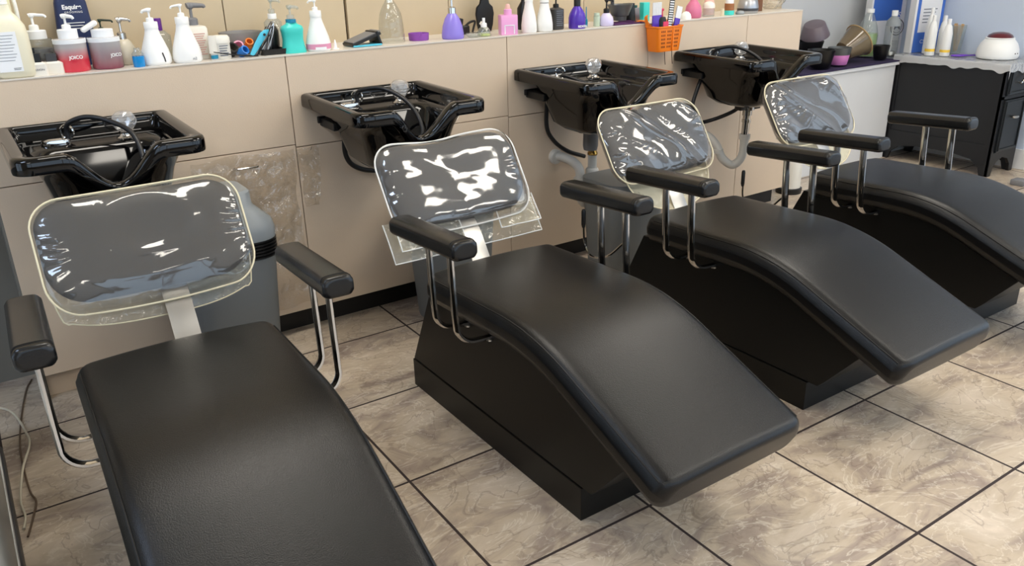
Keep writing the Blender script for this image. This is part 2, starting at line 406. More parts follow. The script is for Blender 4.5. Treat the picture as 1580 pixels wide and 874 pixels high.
# ------------------------------------------------------------------ shampoo chairs
def seat_path():
    A, B, Cc = Vector((-.81, .479)), Vector((-1.375, .499)), Vector((-1.880, .299))
    q1, q2 = B+(A-B).normalized()*.16, B+(Cc-B).normalized()*.16
    pts = [A+(q1-A)*k/14 for k in range(14)]
    pts += [(1-t)**2*q1+2*(1-t)*t*B+t*t*q2 for t in [k/12 for k in range(12)]]
    pts += [q2+(Cc-q2)*k/14 for k in range(15)]
    return pts
def loft(path, hw, th, rc, endr, crown=.006, hwf=None, bulge=.0, enth=.03, nx=14):
    # path in (y, z) is the middle of the top surface; cross-section is a rounded slab
    L = [0]
    for a, b in zip(path, path[1:]): L.append(L[-1]+(b-a).length)
    tot = L[-1]
    def at(s):
        s = max(0, min(tot, s))
        for i in range(len(L)-1):
            if s <= L[i+1]+1e-9:
                f = (s-L[i])/(L[i+1]-L[i]); p = path[i].lerp(path[i+1], f); 
                a, b = path[max(i-1, 0)], path[min(i+2, len(path)-1)]
                return p, (b-a).normalized()
        return path[-1], (path[-1]-path[-2]).normalized()
    S = [endr*(1-math.cos(PI/2*k/8)) for k in range(8)]
    mid = [endr+(tot-2*endr)*k/40 for k in range(41)]
    S = S+mid+[tot-x for x in S[::-1]]
    R = []
    for s in S:
        p, t = at(s); nrm = Vector((-t.y, t.x)) 
        if nrm.y < 0: nrm = -nrm
        e = min(s, tot-s)
        w = hwf(s/tot) if hwf else hw
        k = 0
        if e < endr: k = endr-math.sqrt(max(0, endr*endr-(endr-e)**2)); w -= k
        e2 = min(e, enth); kt = enth-math.sqrt(max(0, enth*enth-(enth-e2)**2))
        h = th-2*kt*.8
        r = min(rc, h/2*.98)
        prof = rrect(w, h/2, r, nc=6, ns=nx)
        ring = []
        for x, z in prof:
            cr = crown*(1-(x/w)**2)*(1 if z > 0 else -.3)
            bx = bulge*(1-(2*z/th)**2)*(1 if x > 0 else -1) if abs(x) > w-.001 else 0
            zz = z - th/2 + cr
            q = p + nrm*zz
            ring.append((x+bx, q.x, q.y))
        R.append(ring)
    bm = NB(); rings(bm, R); return bm, at, tot
def ridge(t, w): return math.exp(-(t/w)**2)
def foldf(style, u, v, seed):
    # folds of the loose plastic over the pad, in units of the fold height
    n = lambda a, b, k=0: noise.noise(Vector((u*a+k, v*b, seed*1.7)))
    if style == 'taut':       # oval dimple outline and one long smile-shaped lip
        r = math.hypot((u-.02)/.42, (v-.25)/.55)
        d = 1.4*ridge(r-1, .16)*(1+.6*n(2, 2))
        lip = -.62+.16*abs(u+.05)**1.3
        d += 1.7*ridge(v-lip, .075)*max(0, 1-abs(u-.02)**4*3)
        return d+.9*n(2.2, 1.6)
    if style == 'facet':      # big flat facets split by creases
        d = 0
        for a, o, k in ((.5, .1, 1.0), (-.35, .45, .8), (1.3, -.2, .9), (.1, -.45, 1.0)):
            q = v*math.cos(a)+u*1.7*math.sin(a)-o+.10*n(1.2, 1.2, a)
            d += k*abs(math.sin(q*1.5))*.9
        return d+.8*n(1.8, 1.4)+.14*n(7, 5)
    q = (u*1.5+v*.9)*(1 if style == 'drapeR' else .8)+.30*n(1.0, .8)
    d = (1-abs(math.sin(q*2.1+seed)))**2*1.5+(1-abs(math.sin(q*4.3+1.5*n(.8, .8))))**4*.5
    return d+1.0*n(1.3, .9)
def pad_mesh(hw, hh, r, r2, tf, tb, curve=0, seed=0, amp=0, freq=9, sink=0, foldamp=0, edge=0, style=''):
    K = 22; base = rrect(hw, hh, r, nc=10, ns=30, r2=r2)
    def ring(s, n): return [(x*s, y*s, n) for x, y in base]
    R = []
    for k in range(K, -1, -1):          # back, centre to rim
        s = max(.02, math.sin(PI/2*(k/K)) ) if False else None
    F = []
    for k in range(K+1):
        s = .02+.98*math.sin(PI/2*k/K)
        F.append((s, tf*(1-s**3.2)**.5))
    B = [(s, -tb*(1-s**4)**.5) for s, _ in F]
    bm = NB()
    def pos(x, y, n, front):
        c = curve*(x/hw)**2
        d = 0
        if front and amp:
            e = 1-max(abs(x/hw), abs(y/hh))
            e = min(1, e*9)
            d = amp*noise.noise(Vector((x*freq+seed*3.1, y*freq, seed)))*e
            d -= sink*math.exp(-((x/(.45*hw))**2+((y-.1*hh)/(.45*hh))**2))
            if edge:      # short gathers running in from the left and right rims
                ed = max(0, (abs(x)/hw-.70)/.30); ed = ed*(1-ed)*4*.8
                d += edge*ed*math.sin(y*190+6*noise.noise(Vector((x*9, y*14, seed+9))))*.6
            if foldamp: d += foldf(style, x/hw, y/hh, seed)*foldamp*e
        return (x, y, n+c+d)
    RR = [[pos(x*s, y*s, n, False) for x, y in base] for s, n in B[:-1]] + [[pos(x*s, y*s, n, True) for x, y in base] for s, n in F[::-1]]
    rings(bm, RR); return bm
def sheetgrid(nu, nv, f):
    bm = NB(); V = [[bm.verts.new(f(i/nu, j/nv)) for i in range(nu+1)] for j in range(nv+1)]
    for j in range(nv):
        for i in range(nu): bm.faces.new((V[j][i], V[j][i+1], V[j+1][i+1], V[j+1][i]))
    return bm

SEATP = seat_path()
AZ0, AZ1, AY0, AY1 = .681, .703, -.812, -1.192
def make_chair(i, cx, dy, rz, label, kind):
    t = thing('shampoo_chair', label, 'shampoo chair', (cx, dy, 0), 0, 'black reclining shampoo chairs')
    # everything is modelled about y=-1.1 pivot
    piv = Matrix.Translation((0, -1.1, 0)) @ Matrix.Rotation(rz, 4, 'Z') @ Matrix.Translation((0, 1.1, 0))
    def O(name, bm, mat, par=None, **k):
        bm.transform(piv); return obj(name, bm, mat, par or t, **k)
    O('plinth', boxr(-.2155, .2155, -1.553, -.63, 0, .101, bev=.0015), M_PLINTH, smooth=False)
    bm = NB(); prism(bm, [(-.634, .1045), (-.775, .390), (-1.34, .405), (-1.72, .258), (-1.612, .128), (-1.59, .1045)], 'x', -.2135, .2135)
    bmesh.ops.bevel(bm, geom=bm.edges[:], offset=.002, segments=1, affect='EDGES')
    O('base_cabinet', bm, M_BASE, smooth=False)
    # seat cushion
    bm, at, tot = loft(SEATP, .2475, .094, .034, .034, enth=.024, crown=.010, hwf=lambda s: .249-.004*s, bulge=.004)
    st = O('seat_cushion', bm, M_VINYL)
    bm = NB()
    for sx in (-1, 1):
        P = []
        for k in range(61):
            s = .045+(tot-.075)*k/60; p, tt = at(s); n = Vector((-tt.y, tt.x)); n = n if n.y > 0 else -n
            q = p-n*.0088; P.append((sx*(.249-.004*s/tot-.0095), q.x, q.y))
        tube(bm, P, .0022, 6)
    O('piping', bm, M_STITCH, st)
    O('seat_board', boxr(-.20, .20, -1.32, -.80, .378, .388), M_BASE, smooth=False)
    # armrests
    for sx in (-1, 1):
        X = sx*.3162
        a, b = Vector((AY0, AZ0)), Vector((AY1, AZ1))
        path = [a.lerp(b, k/12) for k in range(13)]
        bm, at2, tot2 = loft(path, .0372, .050, .014, .012, crown=.003, bulge=.002, enth=.012, nx=6)
        for v in bm.verts: v.co.x += X
        ap = O('arm_pad', bm, M_VINYL2)
        for s in (.016, .024):
            bm = NB(); p, tt = at2(tot2-s); P = []
            for x, z in rrect(.0377, .0255, .014, nc=4, ns=4): P.append((X+x, p.x, p.y-.025+z+(.003*(1-(x/.037)**2) if z > 0 else 0)))
            tube(bm, P, .0009, 5, closed=True)
            O('stitch_line', bm, M_STITCH, ap)
        for yy in (-.985, -1.105):
            z1 = AZ0-.05+(AY0-yy)/(AY0-AY1)*(AZ1-AZ0)+.004
            P = [(X, yy, z1), (X, yy-.004, .56), (X, yy-.01, .47)]
            for k in range(1, 9):
                th = PI/2*k/8; r = .052
                P.append((X-sx*r*(1-math.cos(th)), yy-.014-.012*k/8, .432-r*math.sin(th)))
            P.append((sx*.235, yy-.028, .380)); P.append((sx*.205, yy-.028, .380))
            bm = NB(); tube(bm, P, 0, 8, flat=(.0138, .0072), up=(sx, 0, 0))
            sp = O('arm_support', bm, M_CHROME)
            bm = NB(); lathe(bm, [(.009, -.002), (.009, .002), (.005, .005)], (sx*.218, yy-.03, .370), 8)
            O('bolt', bm, M_STEEL, sp, )
    # backrest
    p0, p1 = Vector((0, -.6715, .5787)), Vector((0, -.5176, .8141))
    up = (p1-p0).normalized(); ex = Vector((1, 0, 0)); nn = ex.cross(up).normalized()
    if nn.y > 0: nn = -nn
    ctr = (p0+p1)/2
    F = Matrix(((ex.x, up.x, nn.x, ctr.x), (ex.y, up.y, nn.y, ctr.y), (ex.z, up.z, nn.z, ctr.z), (0, 0, 0, 1)))
    hh = .146
    def B(name, bm, mat, par=None, **k):
        bm.transform(F); return O(name, bm, mat, par, **k)
    bk = B('backrest', pad_mesh(.258, .141, .078, .10, .034, kind['tb'], .006, i, .002, 8, sink=.008), M_PAD)
    tpr = kind['top']
    cov = pad_mesh(.264, .148, .082, .075, .042, kind['tb']+.005, .007, i, kind['amp'], kind['freq'], sink=.007, foldamp=kind['fold'], edge=kind['edge'], style=kind['st'])
    for v in cov.verts:
        if v.co.y > 0: v.co.y += tpr(v.co.x/.264)*(v.co.y/.148)
        elif v.co.y < -.05: v.co.y -= kind['low']*(1-.5*(v.co.x/.264)**2)*((-v.co.y-.05)/.10)
    cv = B('plastic_cover', cov, kind['mat'], bk)
    cv['label'] = 'clear plastic cover'
    base = rrect(.266, .150, .082, nc=8, ns=14, r2=.075); P = []
    for x, y in base:
        yy = y
        if y > 0: yy += tpr(x/.264)*(y/.148)
        elif y < -.05: yy -= kind['low']*(1-.5*(x/.264)**2)*((-y-.05)/.10)
        P.append((x, yy, .006+.007*(x/.264)**2))
    bm = NB(); tube(bm, P, .0028, 8, closed=True, up=(0, 0, 1)); B('hem', bm, kind['hem'], bk)
    # second seam and hanging flaps of the cover
    if kind['flap'] == 'round':
        def f(u, v):
            x = -.258+.516*u; w = -.09-(.105+.015*math.sin(PI*u)-.025*(abs(2*u-1))**4)*v
            return (x*(1-.06*v), w, -.02-.012*v+.004*math.sin(9*u+4*v)*v)
        B('cover_flap', sheetgrid(24, 6, f), M_FLAP, bk)
        P = [f(k/24, 1) for k in range(25)]; bm = NB(); tube(bm, smooth_path([f(0, 0)]+P+[f(1, 0)], 2), .002, 6); B('flap_hem', bm, kind['hem'], bk)
    elif kind['flap'] == 'square':
        for (x0, x1, w1, n0) in ((-.262, -.03, -.205, .0), (-.285, .29, -.235, -.03), (.12, .285, -.20, -.005)):
            def f(u, v): 
                x = x0+(x1-x0)*u; return (x, -.10+(w1+.10)*v, n0+.003*math.sin(11*u+3*v))
            B('cover_flap', sheetgrid(12, 5, f), M_FLAP, bk)
            P = [f(0, k/5) for k in range(6)]+[f(k/12, 1) for k in range(1, 13)]+[f(1, 1-k/5) for k in range(1, 6)]
            bm = NB(); tube(bm, P, .0022, 6); B('flap_hem', bm, kind['hem'], bk)
    else:
        def f(u, v):
            a = PI*u; x = -.22*math.cos(a); w = -.09-(.20*math.sin(a)**.7)*v
            return (x, w, -.05+.05*v)
        B('cover_flap', sheetgrid(24, 6, f), M_DRAPE, bk)
        P = [f(k/24, 1) for k in range(25)]; bm = NB(); tube(bm, P, .0025, 6); B('flap_hem', bm, kind['hem'], bk)
    # bracket strap
    sx0 = kind['strap']
    bm = NB(); tube(bm, smooth_path([(sx0, -.88, .388), (sx0, -.80, .40), (sx0, -.755, .455), (sx0, -.70, .535), (sx0, -.62, .61)], 5), 0, 8, flat=(.034, .003), up=(0, 0, 1))
    O('back_bracket', bm, M_STEEL)
    if kind.get('lever'):
        bm = NB(); X = -.262
        tube(bm, [(X+.06, -.655, .36), (X, -.60, .28), (X-.004, -.49, .245), (X-.004, -.475, .30), (X, -.468, .375)] if False else smooth_path([(X+.06, -.66, .33), (X+.02, -.60, .26), (X, -.52, .245), (X, -.48, .30), (X+.002, -.472, .375)], 5), .0045, 8)
        lv = O('tilt_lever', bm, M_CHROME)
        bm = NB(); tube(bm, [(X, -.474, .352), (X+.001, -.472, .365), (X+.002, -.471, .42), (X+.002, -.471, .428)], lambda s: .009 if .02 < s < .98 else .006, 10); O('grip', bm, M_BLACK, lv)
    return t
K1 = dict(mat=M_COVER, amp=.002, freq=4.5, fold=.0042, st='taut', edge=.004, hem=M_CREAM, flap='round', strap=.035, top=lambda u: .004*u, low=.030, tb=.036)
K2 = dict(mat=M_COVER2, amp=.002, freq=7, fold=.0062, st='facet', edge=.002, hem=M_HEMW, flap='square', strap=0, top=lambda u: -.012*math.exp(-((u+.15)/.35)**2), low=.022, tb=.045)
K3 = dict(mat=M_COVER2, amp=.002, freq=5.5, fold=.0105, st='drapeR', edge=.004, hem=M_CREAM, flap='drape', strap=0, lever=1, top=lambda u: 0, low=.012, tb=.062)
K4 = dict(mat=M_COVER2, amp=.002, freq=5, fold=.0115, st='drapeL', edge=.003, hem=M_CREAM, flap='drape', strap=0, lever=1, top=lambda u: .006*(1-u*u), low=.014, tb=.062)
make_chair(1, -.1658, -.0263, -.0326, 'nearest black shampoo chair, far left of the row, under the leftmost basin', K1)
make_chair(2, .8309, -.0043, 0, 'black shampoo chair in the middle foreground, backrest in shiny clear cover with square white-hemmed flaps', K2)
make_chair(3, 1.7642, .0059, -.0044, 'black shampoo chair second from the right, in front of the basin with white drain pipes', K3)
make_chair(4, 2.7385, .0247, -.0064, 'rightmost black shampoo chair, nearest the black cabinet, foot cut off by photo edge', K4)

# ------------------------------------------------------------------ basins
def make_basin(i, bx, label, hosek):
    t = thing('shampoo_basin', label, 'shampoo basin', (bx, -.003, .938), 0, 'glossy black shampoo basins on the wall', rx=.022)
    W_, D_ = .50, .496
    cx = W_/2
    def dip(x): 
        u = abs(x-cx)/.122
        return (.5+.5*math.cos(PI*u))**.85 if u < 1 else 0
    def ring(x0, x1, y0, y1, r, z, kd, r2=None):
        # y0 back (near 0) y1 front (negative); dips where near the front
        hw, hh = (x1-x0)/2, (y0-y1)/2
        out = []
        for x, y in rrect(hw, hh, min(r, hw*.98, hh*.98), nc=8, ns=26, cx=(x0+x1)/2, cy=(y0+y1)/2, r2=min(r2, hw*.98, hh*.98) if r2 else None):
            f = max(0, min(1, (-.20-(y))/.16)) if y < -.20 else 0
            f = 1 if y < y1+.02 else (f if False else max(0, min(1, (y1+.10-y)/.08)))
            d = dip(x)*f*kd
            out.append((x, y+.035*d, z-.108*d))
        return out
    RR = [ring(.17, .33, -.17, -.33, .06, -.243, 0), ring(.13, .37, -.13, -.37, .08, -.236, 0), ring(.10, .40, -.09, -.405, .09, -.21, 0),
          ring(.075, .425, -.05, -.43, .08, -.10, .35), ring(.055, .445, -.02, -.447, .06, -.046, 1),
          ring(.008, .492, -.002, -.488, .045, -.044, 1, .05), ring(.001, .499, 0, -.495, .01, -.045, 1, .05), ring(0, .5, 0, -.496, .01, -.040, 1, .05), ring(0, .5, 0, -.496, .01, -.012, 1, .05),
          ring(.003, .497, -.002, -.493, .01, -.004, 1, .048), ring(.010, .490, -.008, -.486, .01, 0, 1, .044),
          ring(.034, .466, -.014, -.462, .012, -.001, 1, .034), ring(.040, .460, -.018, -.456, .014, -.006, 1, .032), ring(.043, .457, -.021, -.453, .016, -.018, 1, .032),
          ring(.048, .452, -.025, -.448, .02, -.048, .95, .04), ring(.056, .444, -.033, -.442, .02, -.054, .9, .045),
          ring(.066, .434, -.130, -.436, .04, -.056, .85, .06), ring(.074, .426, -.148, -.430, .05, -.062, .8, .07), ring(.082, .418, -.156, -.424, .06, -.078, .7, .08),
          ring(.11, .39, -.175, -.40, .09, -.17, .1, .09), ring(.14, .36, -.19, -.37, .08, -.205, 0), ring(.20, .30, -.23, -.32, .04, -.215, 0)]
    bm = NB(); rings(bm, RR); bw = obj('bowl', bm, M_BOWL, t, ang=60)
    bm = NB(); lathe(bm, [(.03, 0), (.03, .003), (.018, .004), (.016, .001)], (.25, -.275, -.2148), 20); obj('drain', bm, M_CHROME, t)
    # wall bracket strips
    bm = NB()
    for x in (.085, .415): boxr(x-.02, x+.02, -.13, .0, -.125, -.095, bm, bev=.003); 
    boxr(.055, .445, -.012, .0, -.115, -.09, bm, bev=.003)
    obj('wall_bracket', bm, M_BLACK, t, smooth=False)
    # faucet plate with spout ring
    bm = NB(); R0 = [[(x*s, y*s, z) for x, y in rrect(.042, .021, .02, cx=0, cy=0)] for s, z in ((1, 0), (1, .008), (.9, .016), (.6, .019))]
    rings(bm, R0); bm.transform(Matrix.Translation((.150, -.083, -.0545))); fp = obj('faucet_plate', bm, M_CHROME, t)
    bm = NB(); P = [(.186+.0*math.cos(a), -.083+.019*math.cos(a), -.022+.019*math.sin(a)) for a in [2*PI*k/20 for k in range(20)]]
    P = [(.186+.019*math.cos(a)*.8, -.083-.019*math.cos(a)*.6, -.020+.020*math.sin(a)) for a in [2*PI*k/20 for k in range(20)]]
    tube(bm, P, .0042, 8, closed=True); obj('spout_ring', bm, M_CHROME, fp)
    # crystal mixer knob
    kx, ky = .347, -.112
    bm = NB(); lathe(bm, [(.030, -.0565), (.030, -.051), (.022, -.048), (.017, -.040), (.020, -.038), (.020, -.034)], (kx, ky, 0), 24); kb = obj('mixer_base', bm, M_CHROME, t)
    bm = NB()
    Rk = []
    for k, (r, z) in enumerate(((.014, -.034), (.026, -.029), (.036, -.010), (.0375, .001), (.033, .016), (.022, .027), (.012, .030))):
        Rk.append([(kx+(r*(1 if j % 2 else .93))*math.cos(2*PI*(j+.5*(k % 2))/14), ky+(r*(1 if j % 2 else .93))*math.sin(2*PI*(j+.5*(k % 2))/14), z) for j in range(14)])
    rings(bm, Rk); kn = obj('crystal_knob', bm, M_CRYSTAL, t, smooth=False)
    # hose
    paths = {'loop': [(.186, -.085, -.045), (.186, -.085, -.01), (.20, -.10, .012), (.245, -.13, .026), (.30, -.17, .012), (.345, -.235, -.02), (.35, -.30, -.09), (.315, -.35, -.135), (.26, -.365, -.150), (.215, -.335, -.165)],
             'arch': [(.186, -.085, -.045), (.186, -.085, -.01), (.20, -.11, .008), (.245, -.16, .016), (.29, -.22, -.008), (.315, -.28, -.05), (.318, -.33, -.11), (.30, -.345, -.15), (.27, -.33, -.18)],
             'low': [(.186, -.085, -.045), (.192, -.10, -.032), (.22, -.15, -.045), (.26, -.21, -.07), (.28, -.27, -.12), (.26, -.30, -.19)]}
    bm = NB(); tube(bm, smooth_path(paths[hosek], 7), .0078, 10); obj('spray_hose', bm, M_HOSE, t)
    # supply hose looping out from underneath
    lo = {1: None, 2: [(.16, -.05, -.10), (.14, -.035, -.20), (.155, -.03, -.27), (.21, -.03, -.31), (.30, -.03, -.33)],
          3: [(.145, -.06, -.06), (.14, -.05, -.24), (.18, -.05, -.32), (.26, -.05, -.38), (.36, -.05, -.42)],
          4: [(.15, -.07, -.06), (.12, -.08, -.12), (.062, -.09, -.24), (.068, -.09, -.31), (.11, -.09, -.345), (.18, -.12, -.335), (.22, -.2, -.29), (.25, -.24, -.25)]}[i]
    if lo:
        bm = NB(); tube(bm, smooth_path(lo, 7), .0095, 10); obj('supply_hose', bm, M_HOSE, t)
    BAS[i] = t
    return t
BAS = {}
BX = [-.415, .5505, 1.4919, 2.4334]
make_basin(1, BX[0], 'leftmost glossy black shampoo basin with thick hose arching over it, above nearest chair', 'loop')
make_basin(2, BX[1], 'second glossy black shampoo basin from the left, behind the middle foreground chair', 'arch')
make_basin(3, BX[2], 'third glossy black shampoo basin from the left, below the purple and white bottles', 'low')
make_basin(4, BX[3], 'rightmost glossy black shampoo basin with chrome drain pipe below, under the orange basket', 'arch')
def pipe(bm, P, r, n=14, mi=0): tube(bm, smooth_path(P, 7), r, n, mi)
# white drain trap beneath basin 3
def trap(i, x, y, z):
    global TP, TO
    TP = BAS[i]; TO = (x-TP.location.x, y-TP.location.y, z-TP.location.z)
def tp(name, bm, m): return obj(name, bm, m, TP, loc=TO)
trap(3, 1.80, -.12, .38)
bm = NB(); pipe(bm, [(-.085, .12, .150), (-.07, .08, .152), (-.045, .03, .135), (-.03, 0, .10), (-.028, 0, .02)], .021)
lathe(bm, [(.028, 0), (.028, .02)], (-.028, 0, .045)); 
tp('outlet_bend', bm, M_PVC)
bm = NB(); lathe(bm, [(.034, -.008), (.034, .008), (.027, .014)], (-.088, .105, .150), 20, rot=Matrix.Rotation(PI/2, 3, 'X').to_3x3()); tp('wall_collar', bm, M_PVC)
bm = NB(); lathe(bm, [(.020, -.06), (.020, .16), (.022, .165)], (.035, -.01, 0), 20); lathe(bm, [(.030, .072), (.030, .096), (.024, .104)], (.035, -.01, 0), 12); pipe(bm, [(-.028, 0, .025), (-.022, -.003, -.03), (.003, -.005, -.06), (.028, -.01, -.03), (.035, -.01, .02)], .0205); tp('tailpiece', bm, M_PVC)
bm = NB(); lathe(bm, [(.023, .165), (.023, .175), (.018, .182), (.018, .196)], (.035, -.01, 0), 10); tp('brass_nut', bm, M_BRASS)
bm = NB(); lathe(bm, [(.030, .196), (.034, .215), (.034, .305)], (.005, -.03, 0), 20); tp('strainer_body', bm, M_GREY)
# chrome + white trap beneath basin 4
trap(4, 2.70, -.15, .40)
bm = NB(); lathe(bm, [(.034, .262), (.034, .298), (.040, .302)], (.012, -.10, 0), 24); lathe(bm, [(.024, .235), (.024, .262)], (.012, -.10, 0), 16); lathe(bm, [(.018, .11), (.018, .235)], (.012, -.10, 0), 20); lathe(bm, [(.023, .20), (.023, .215)], (.012, -.10, 0), 10); tp('chrome_tailpiece', bm, M_CHROME)
bm = NB(); boxr(-.06, -.02, -.12, -.08, .266, .288, bm, bev=.003); boxr(.045, .085, -.12, -.08, .262, .282, bm, bev=.003); tp('clamp', bm, M_BLACK)
bm = NB(); pipe(bm, [(.012, -.10, .14), (.012, -.10, .05), (0, -.09, .005), (-.03, -.07, -.015), (-.07, -.04, .02), (-.085, -.01, .08), (-.10, .04, .12), (-.13, .10, .13), (-.14, .148, .13)], .021)
lathe(bm, [(.027, .115), (.027, .14)], (.012, -.10, 0), 14); lathe(bm, [(.027, .045), (.027, .065)], (-.083, -.02, 0), 14); tp('trap_bend', bm, M_PVC)
# door pulls
for x, z, lab in ((.32, .702, 'chrome drawer pull beside the nearest chair backrest'), (1.29, .690, 'chrome drawer pull right of the second basin'), (2.14, .705, 'chrome drawer pull right of the third basin')):
    bm = NB(); tube(bm, smooth_path([(x-.04, 0, z), (x-.04, -.016, z), (x-.028, -.024, z), (x+.028, -.024, z), (x+.04, -.016, z), (x+.04, 0, z)], 5), .0035, 8)
    tag(obj('drawer_pull', bm, M_CHROME), lab, 'handle', 'chrome drawer pulls')
# plastic sheet taped on the drawer front and the torn scrap beside it
def crump(x0, x1, z0, z1, seed, amp, taper=0):
    def f(u, v):
        x = x0+(x1-x0)*(u if not taper else (.5+(u-.5)*(1-taper*v))); z = z1+(z0-z1)*v
        p = Vector((x*7, z*7, seed))
        return (x+.012*noise.noise(p*1.3+Vector((5, 0, 0))), -.0005-amp*abs(noise.noise(p*1.8))-amp*.5*abs(noise.noise(p*4)), z+.012*noise.noise(p*1.3))
    return sheetgrid(60, 60, f)
tag(obj('plastic_sheet', crump(.13, .50, .13, .745, 1.5, .022), M_FILM, ang=180), 'crumpled clear plastic sheet taped over beige drawer front behind the grey bin', 'plastic sheet')
tag(obj('plastic_scrap', crump(.505, .60, .52, .745, 4.5, .03, .4), M_FILM, ang=180), 'small torn scrap of clear plastic stuck right of the panel seam', 'plastic scrap')

# ------------------------------------------------------------------ bins
def bin_(x, y, label, lid=True):
    t = thing('trash_bin', label, 'trash bin', (x, y, 0), 0)
    bm = NB(); RR = []
    for s, z in ((.80, 0), (.82, .01), (1, .46), (1, .47)): RR.append([(a*s, b*s, z) for a, b in rrect(.155, .14, .07)])
    rings(bm, RR); obj('bin_body', bm, M_GREYBIN, t)
    if lid:
        bm = NB(); RR = []
        for k in range(6):
            for dz, s in ((0, 1.0), (.004, 1.05), (.009, 1.05), (.012, 1.0)): RR.append([(a*s, b*s, .466+k*.011+dz*.9) for a, b in rrect(.155, .14, .07)])
        rings(bm, RR); obj('ribbed_band', bm, M_BLACK, t)
        bm = NB(); RR = []
        for s, z in ((1.04, .53), (1.05, .56), (1.0, .59), (.76, .625), (.68, .64), (.66, .685), (.62, .692)): RR.append([(a*s, b*s, z) for a, b in rrect(.155, .14, .07)])
        rings(bm, RR); ld = obj('lid', bm, M_GREYLID, t)
        bm = NB(); box(bm, (.118, -.02, .612), (.055, .09, .006), Matrix.Rotation(.72, 3, 'Y'), bev=.002); obj('lid_opening', bm, M_BLACK, ld)
    return t
bin_(.145, -.20, 'grey bin with ribbed black band and domed lid, behind the nearest chair backrest')
bin_(1.04, -.19, 'grey bin behind the middle foreground chair, seen below its plastic flap', lid=False)
bin_(1.875, -.29, 'grey bin behind arm supports of the chair second from right', lid=False)
t = thing('cylinder_stand', 'pale round canister with black ring base on floor behind rightmost chair', 'canister', (3.60, .13, 0))
bm = NB(); lathe(bm, [(.075, 0), (.078, .03), (.07, .035)], n=28); obj('ring_base', bm, M_BLACK, t)
bm = NB(); lathe(bm, [(.066, .03), (.066, .40), (.05, .42)], n=28); obj('canister_body', bm, M_WB2, t)

# ------------------------------------------------------------------ cords and trolley at left
def cord(P, m, lab, r=.0035):
    bm = NB(); tube(bm, smooth_path(P, 6), r, 8); return tag(obj('power_cord', bm, m), lab, 'cord')
cord([(-.75, .10, .06), (-.66, .02, .05), (-.575, -.04, .03), (-.545, -.20, .014), (-.545, -.29, .016), (-.575, -.42, .017), (-.597, -.57, .006), (-.594, -.66, .005), (-.603, -.72, .006)], M_CORDW, 'cream power cord curling on the floor at left edge of photo')
cord([(-.49, .22, .004), (-.515, .14, .004), (-.55, -.07, .004), (-.572, -.29, .0045), (-.571, -.53, .0045), (-.562, -.60, .0045), (-.578, -.68, .0045), (-.598, -.76, .0045)], M_CORDB, 'thin brown cord on floor, passing beneath the cream cord', .0028)
t = thing('equipment_trolley', 'light grey metal trolley with dark base, cut off by left photo edge', 'trolley', (-.84, -.85, 0))
obj('trolley_base', boxr(-.22, .226, -.62, .56, 0, .045, bev=.008), M_DGREY, t)
obj('trolley_body', boxr(-.21, .216, -.61, .55, .047, .40, bev=.02), M_LGREY, t)
obj('trolley_edge', boxr(.214, .219, -.60, .54, .05, .075, bev=.003), M_WHITE, t)

# ------------------------------------------------------------------ right corner: low counter, black cabinet
t = thing('low_counter', 'low white counter along back wall, left of the black cabinet', 'counter', (4.40, .48, 0))
obj('counter_body', boxr(-.62, .42, -.19, .26, .0, .635, bev=.003), M_WHITE, t, smooth=False)
obj('counter_end', boxr(.43, .78, -.13, .26, 0, .634), M_WHITE, t, smooth=False)
obj('counter_top', boxr(-.64, .43, -.21, .265, .637, .66, bev=.003), M_WHITE, t, smooth=False)
def fold(u, v):
    x = 3.78+1.07*u; y = .265+.42*v*(1 if u < .86 else 1)
    return (x, y, .668+.006*noise.noise(Vector((x*9, y*9, 0)))+.004*noise.noise(Vector((x*22, y*22, 3))))
bm = sheetgrid(70, 24, fold)
r_ = bmesh.ops.extrude_face_region(bm, geom=bm.faces[:]); 
for v in [g for g in r_['geom'] if isinstance(g, bmesh.types.BMVert)]: v.co.z = .6605
tag(obj('towel', bm, M_PCLOTH, ang=180), 'dark purple towel spread over the low white counter', 'towel')
# black cabinet
t = thing('black_cabinet', 'small black wooden cabinet with arched feet in right corner', 'cabinet', (4.985, -.05, 0))
X0, X1, Y0, Y1, H = -.15, .16, -.375, .365, .70
def foot_panel_x(bm, x0, x1, pts): prism(bm, pts, 'x', x0, x1)
bm = NB()
arch = [(Y0, 0), (Y0+.05, 0), (Y0+.065, .05), (Y0+.12, .095), (Y0+.25, .115), (Y1-.25, .115), (Y1-.12, .095), (Y1-.065, .05), (Y1-.05, 0), (Y1, 0), (Y1, .17), (Y0, .17)]
prism(bm, arch, 'x', X0, X0+.02); prism(bm, arch, 'x', X1-.02, X1)
boxr(X0+.006, X0+.02, Y0+.02, Y1-.02, .17, H-.02, bm); boxr(X1-.02, X1, Y0, Y1, .17, H-.02, bm)
boxr(X0, X1, Y1-.02, Y1, .12, H-.02, bm)
for a, b in ((Y0, Y0+.045), (Y1-.045, Y1)): boxr(X0, X0+.02, a, b, .17, H-.02, bm)
boxr(X0, X0+.02, Y0+.045, Y1-.045, .17, .20, bm); boxr(X0, X0+.02, Y0+.045, Y1-.045, H-.05, H-.02, bm)
obj('carcass', bm, M_CAB, t, smooth=False)
bm = NB(); prism(bm, [(X0, 0), (X0+.04, 0), (X0+.05, .05), (X0+.09, .09), ((X0+X1)/2, .11), (X1-.09, .09), (X1-.05, .05), (X1-.04, 0), (X1, 0), (X1, .15), (X0, .15)], 'y', Y0-.004, Y0+.016)
boxr(X0, X0+.028, Y0-.004, Y0+.016, .15, H-.02, bm); boxr(X1-.028, X1, Y0-.004, Y0+.016, .15, H-.02, bm); boxr(X0, X1, Y0-.004, Y0+.016, .485, .505, bm)
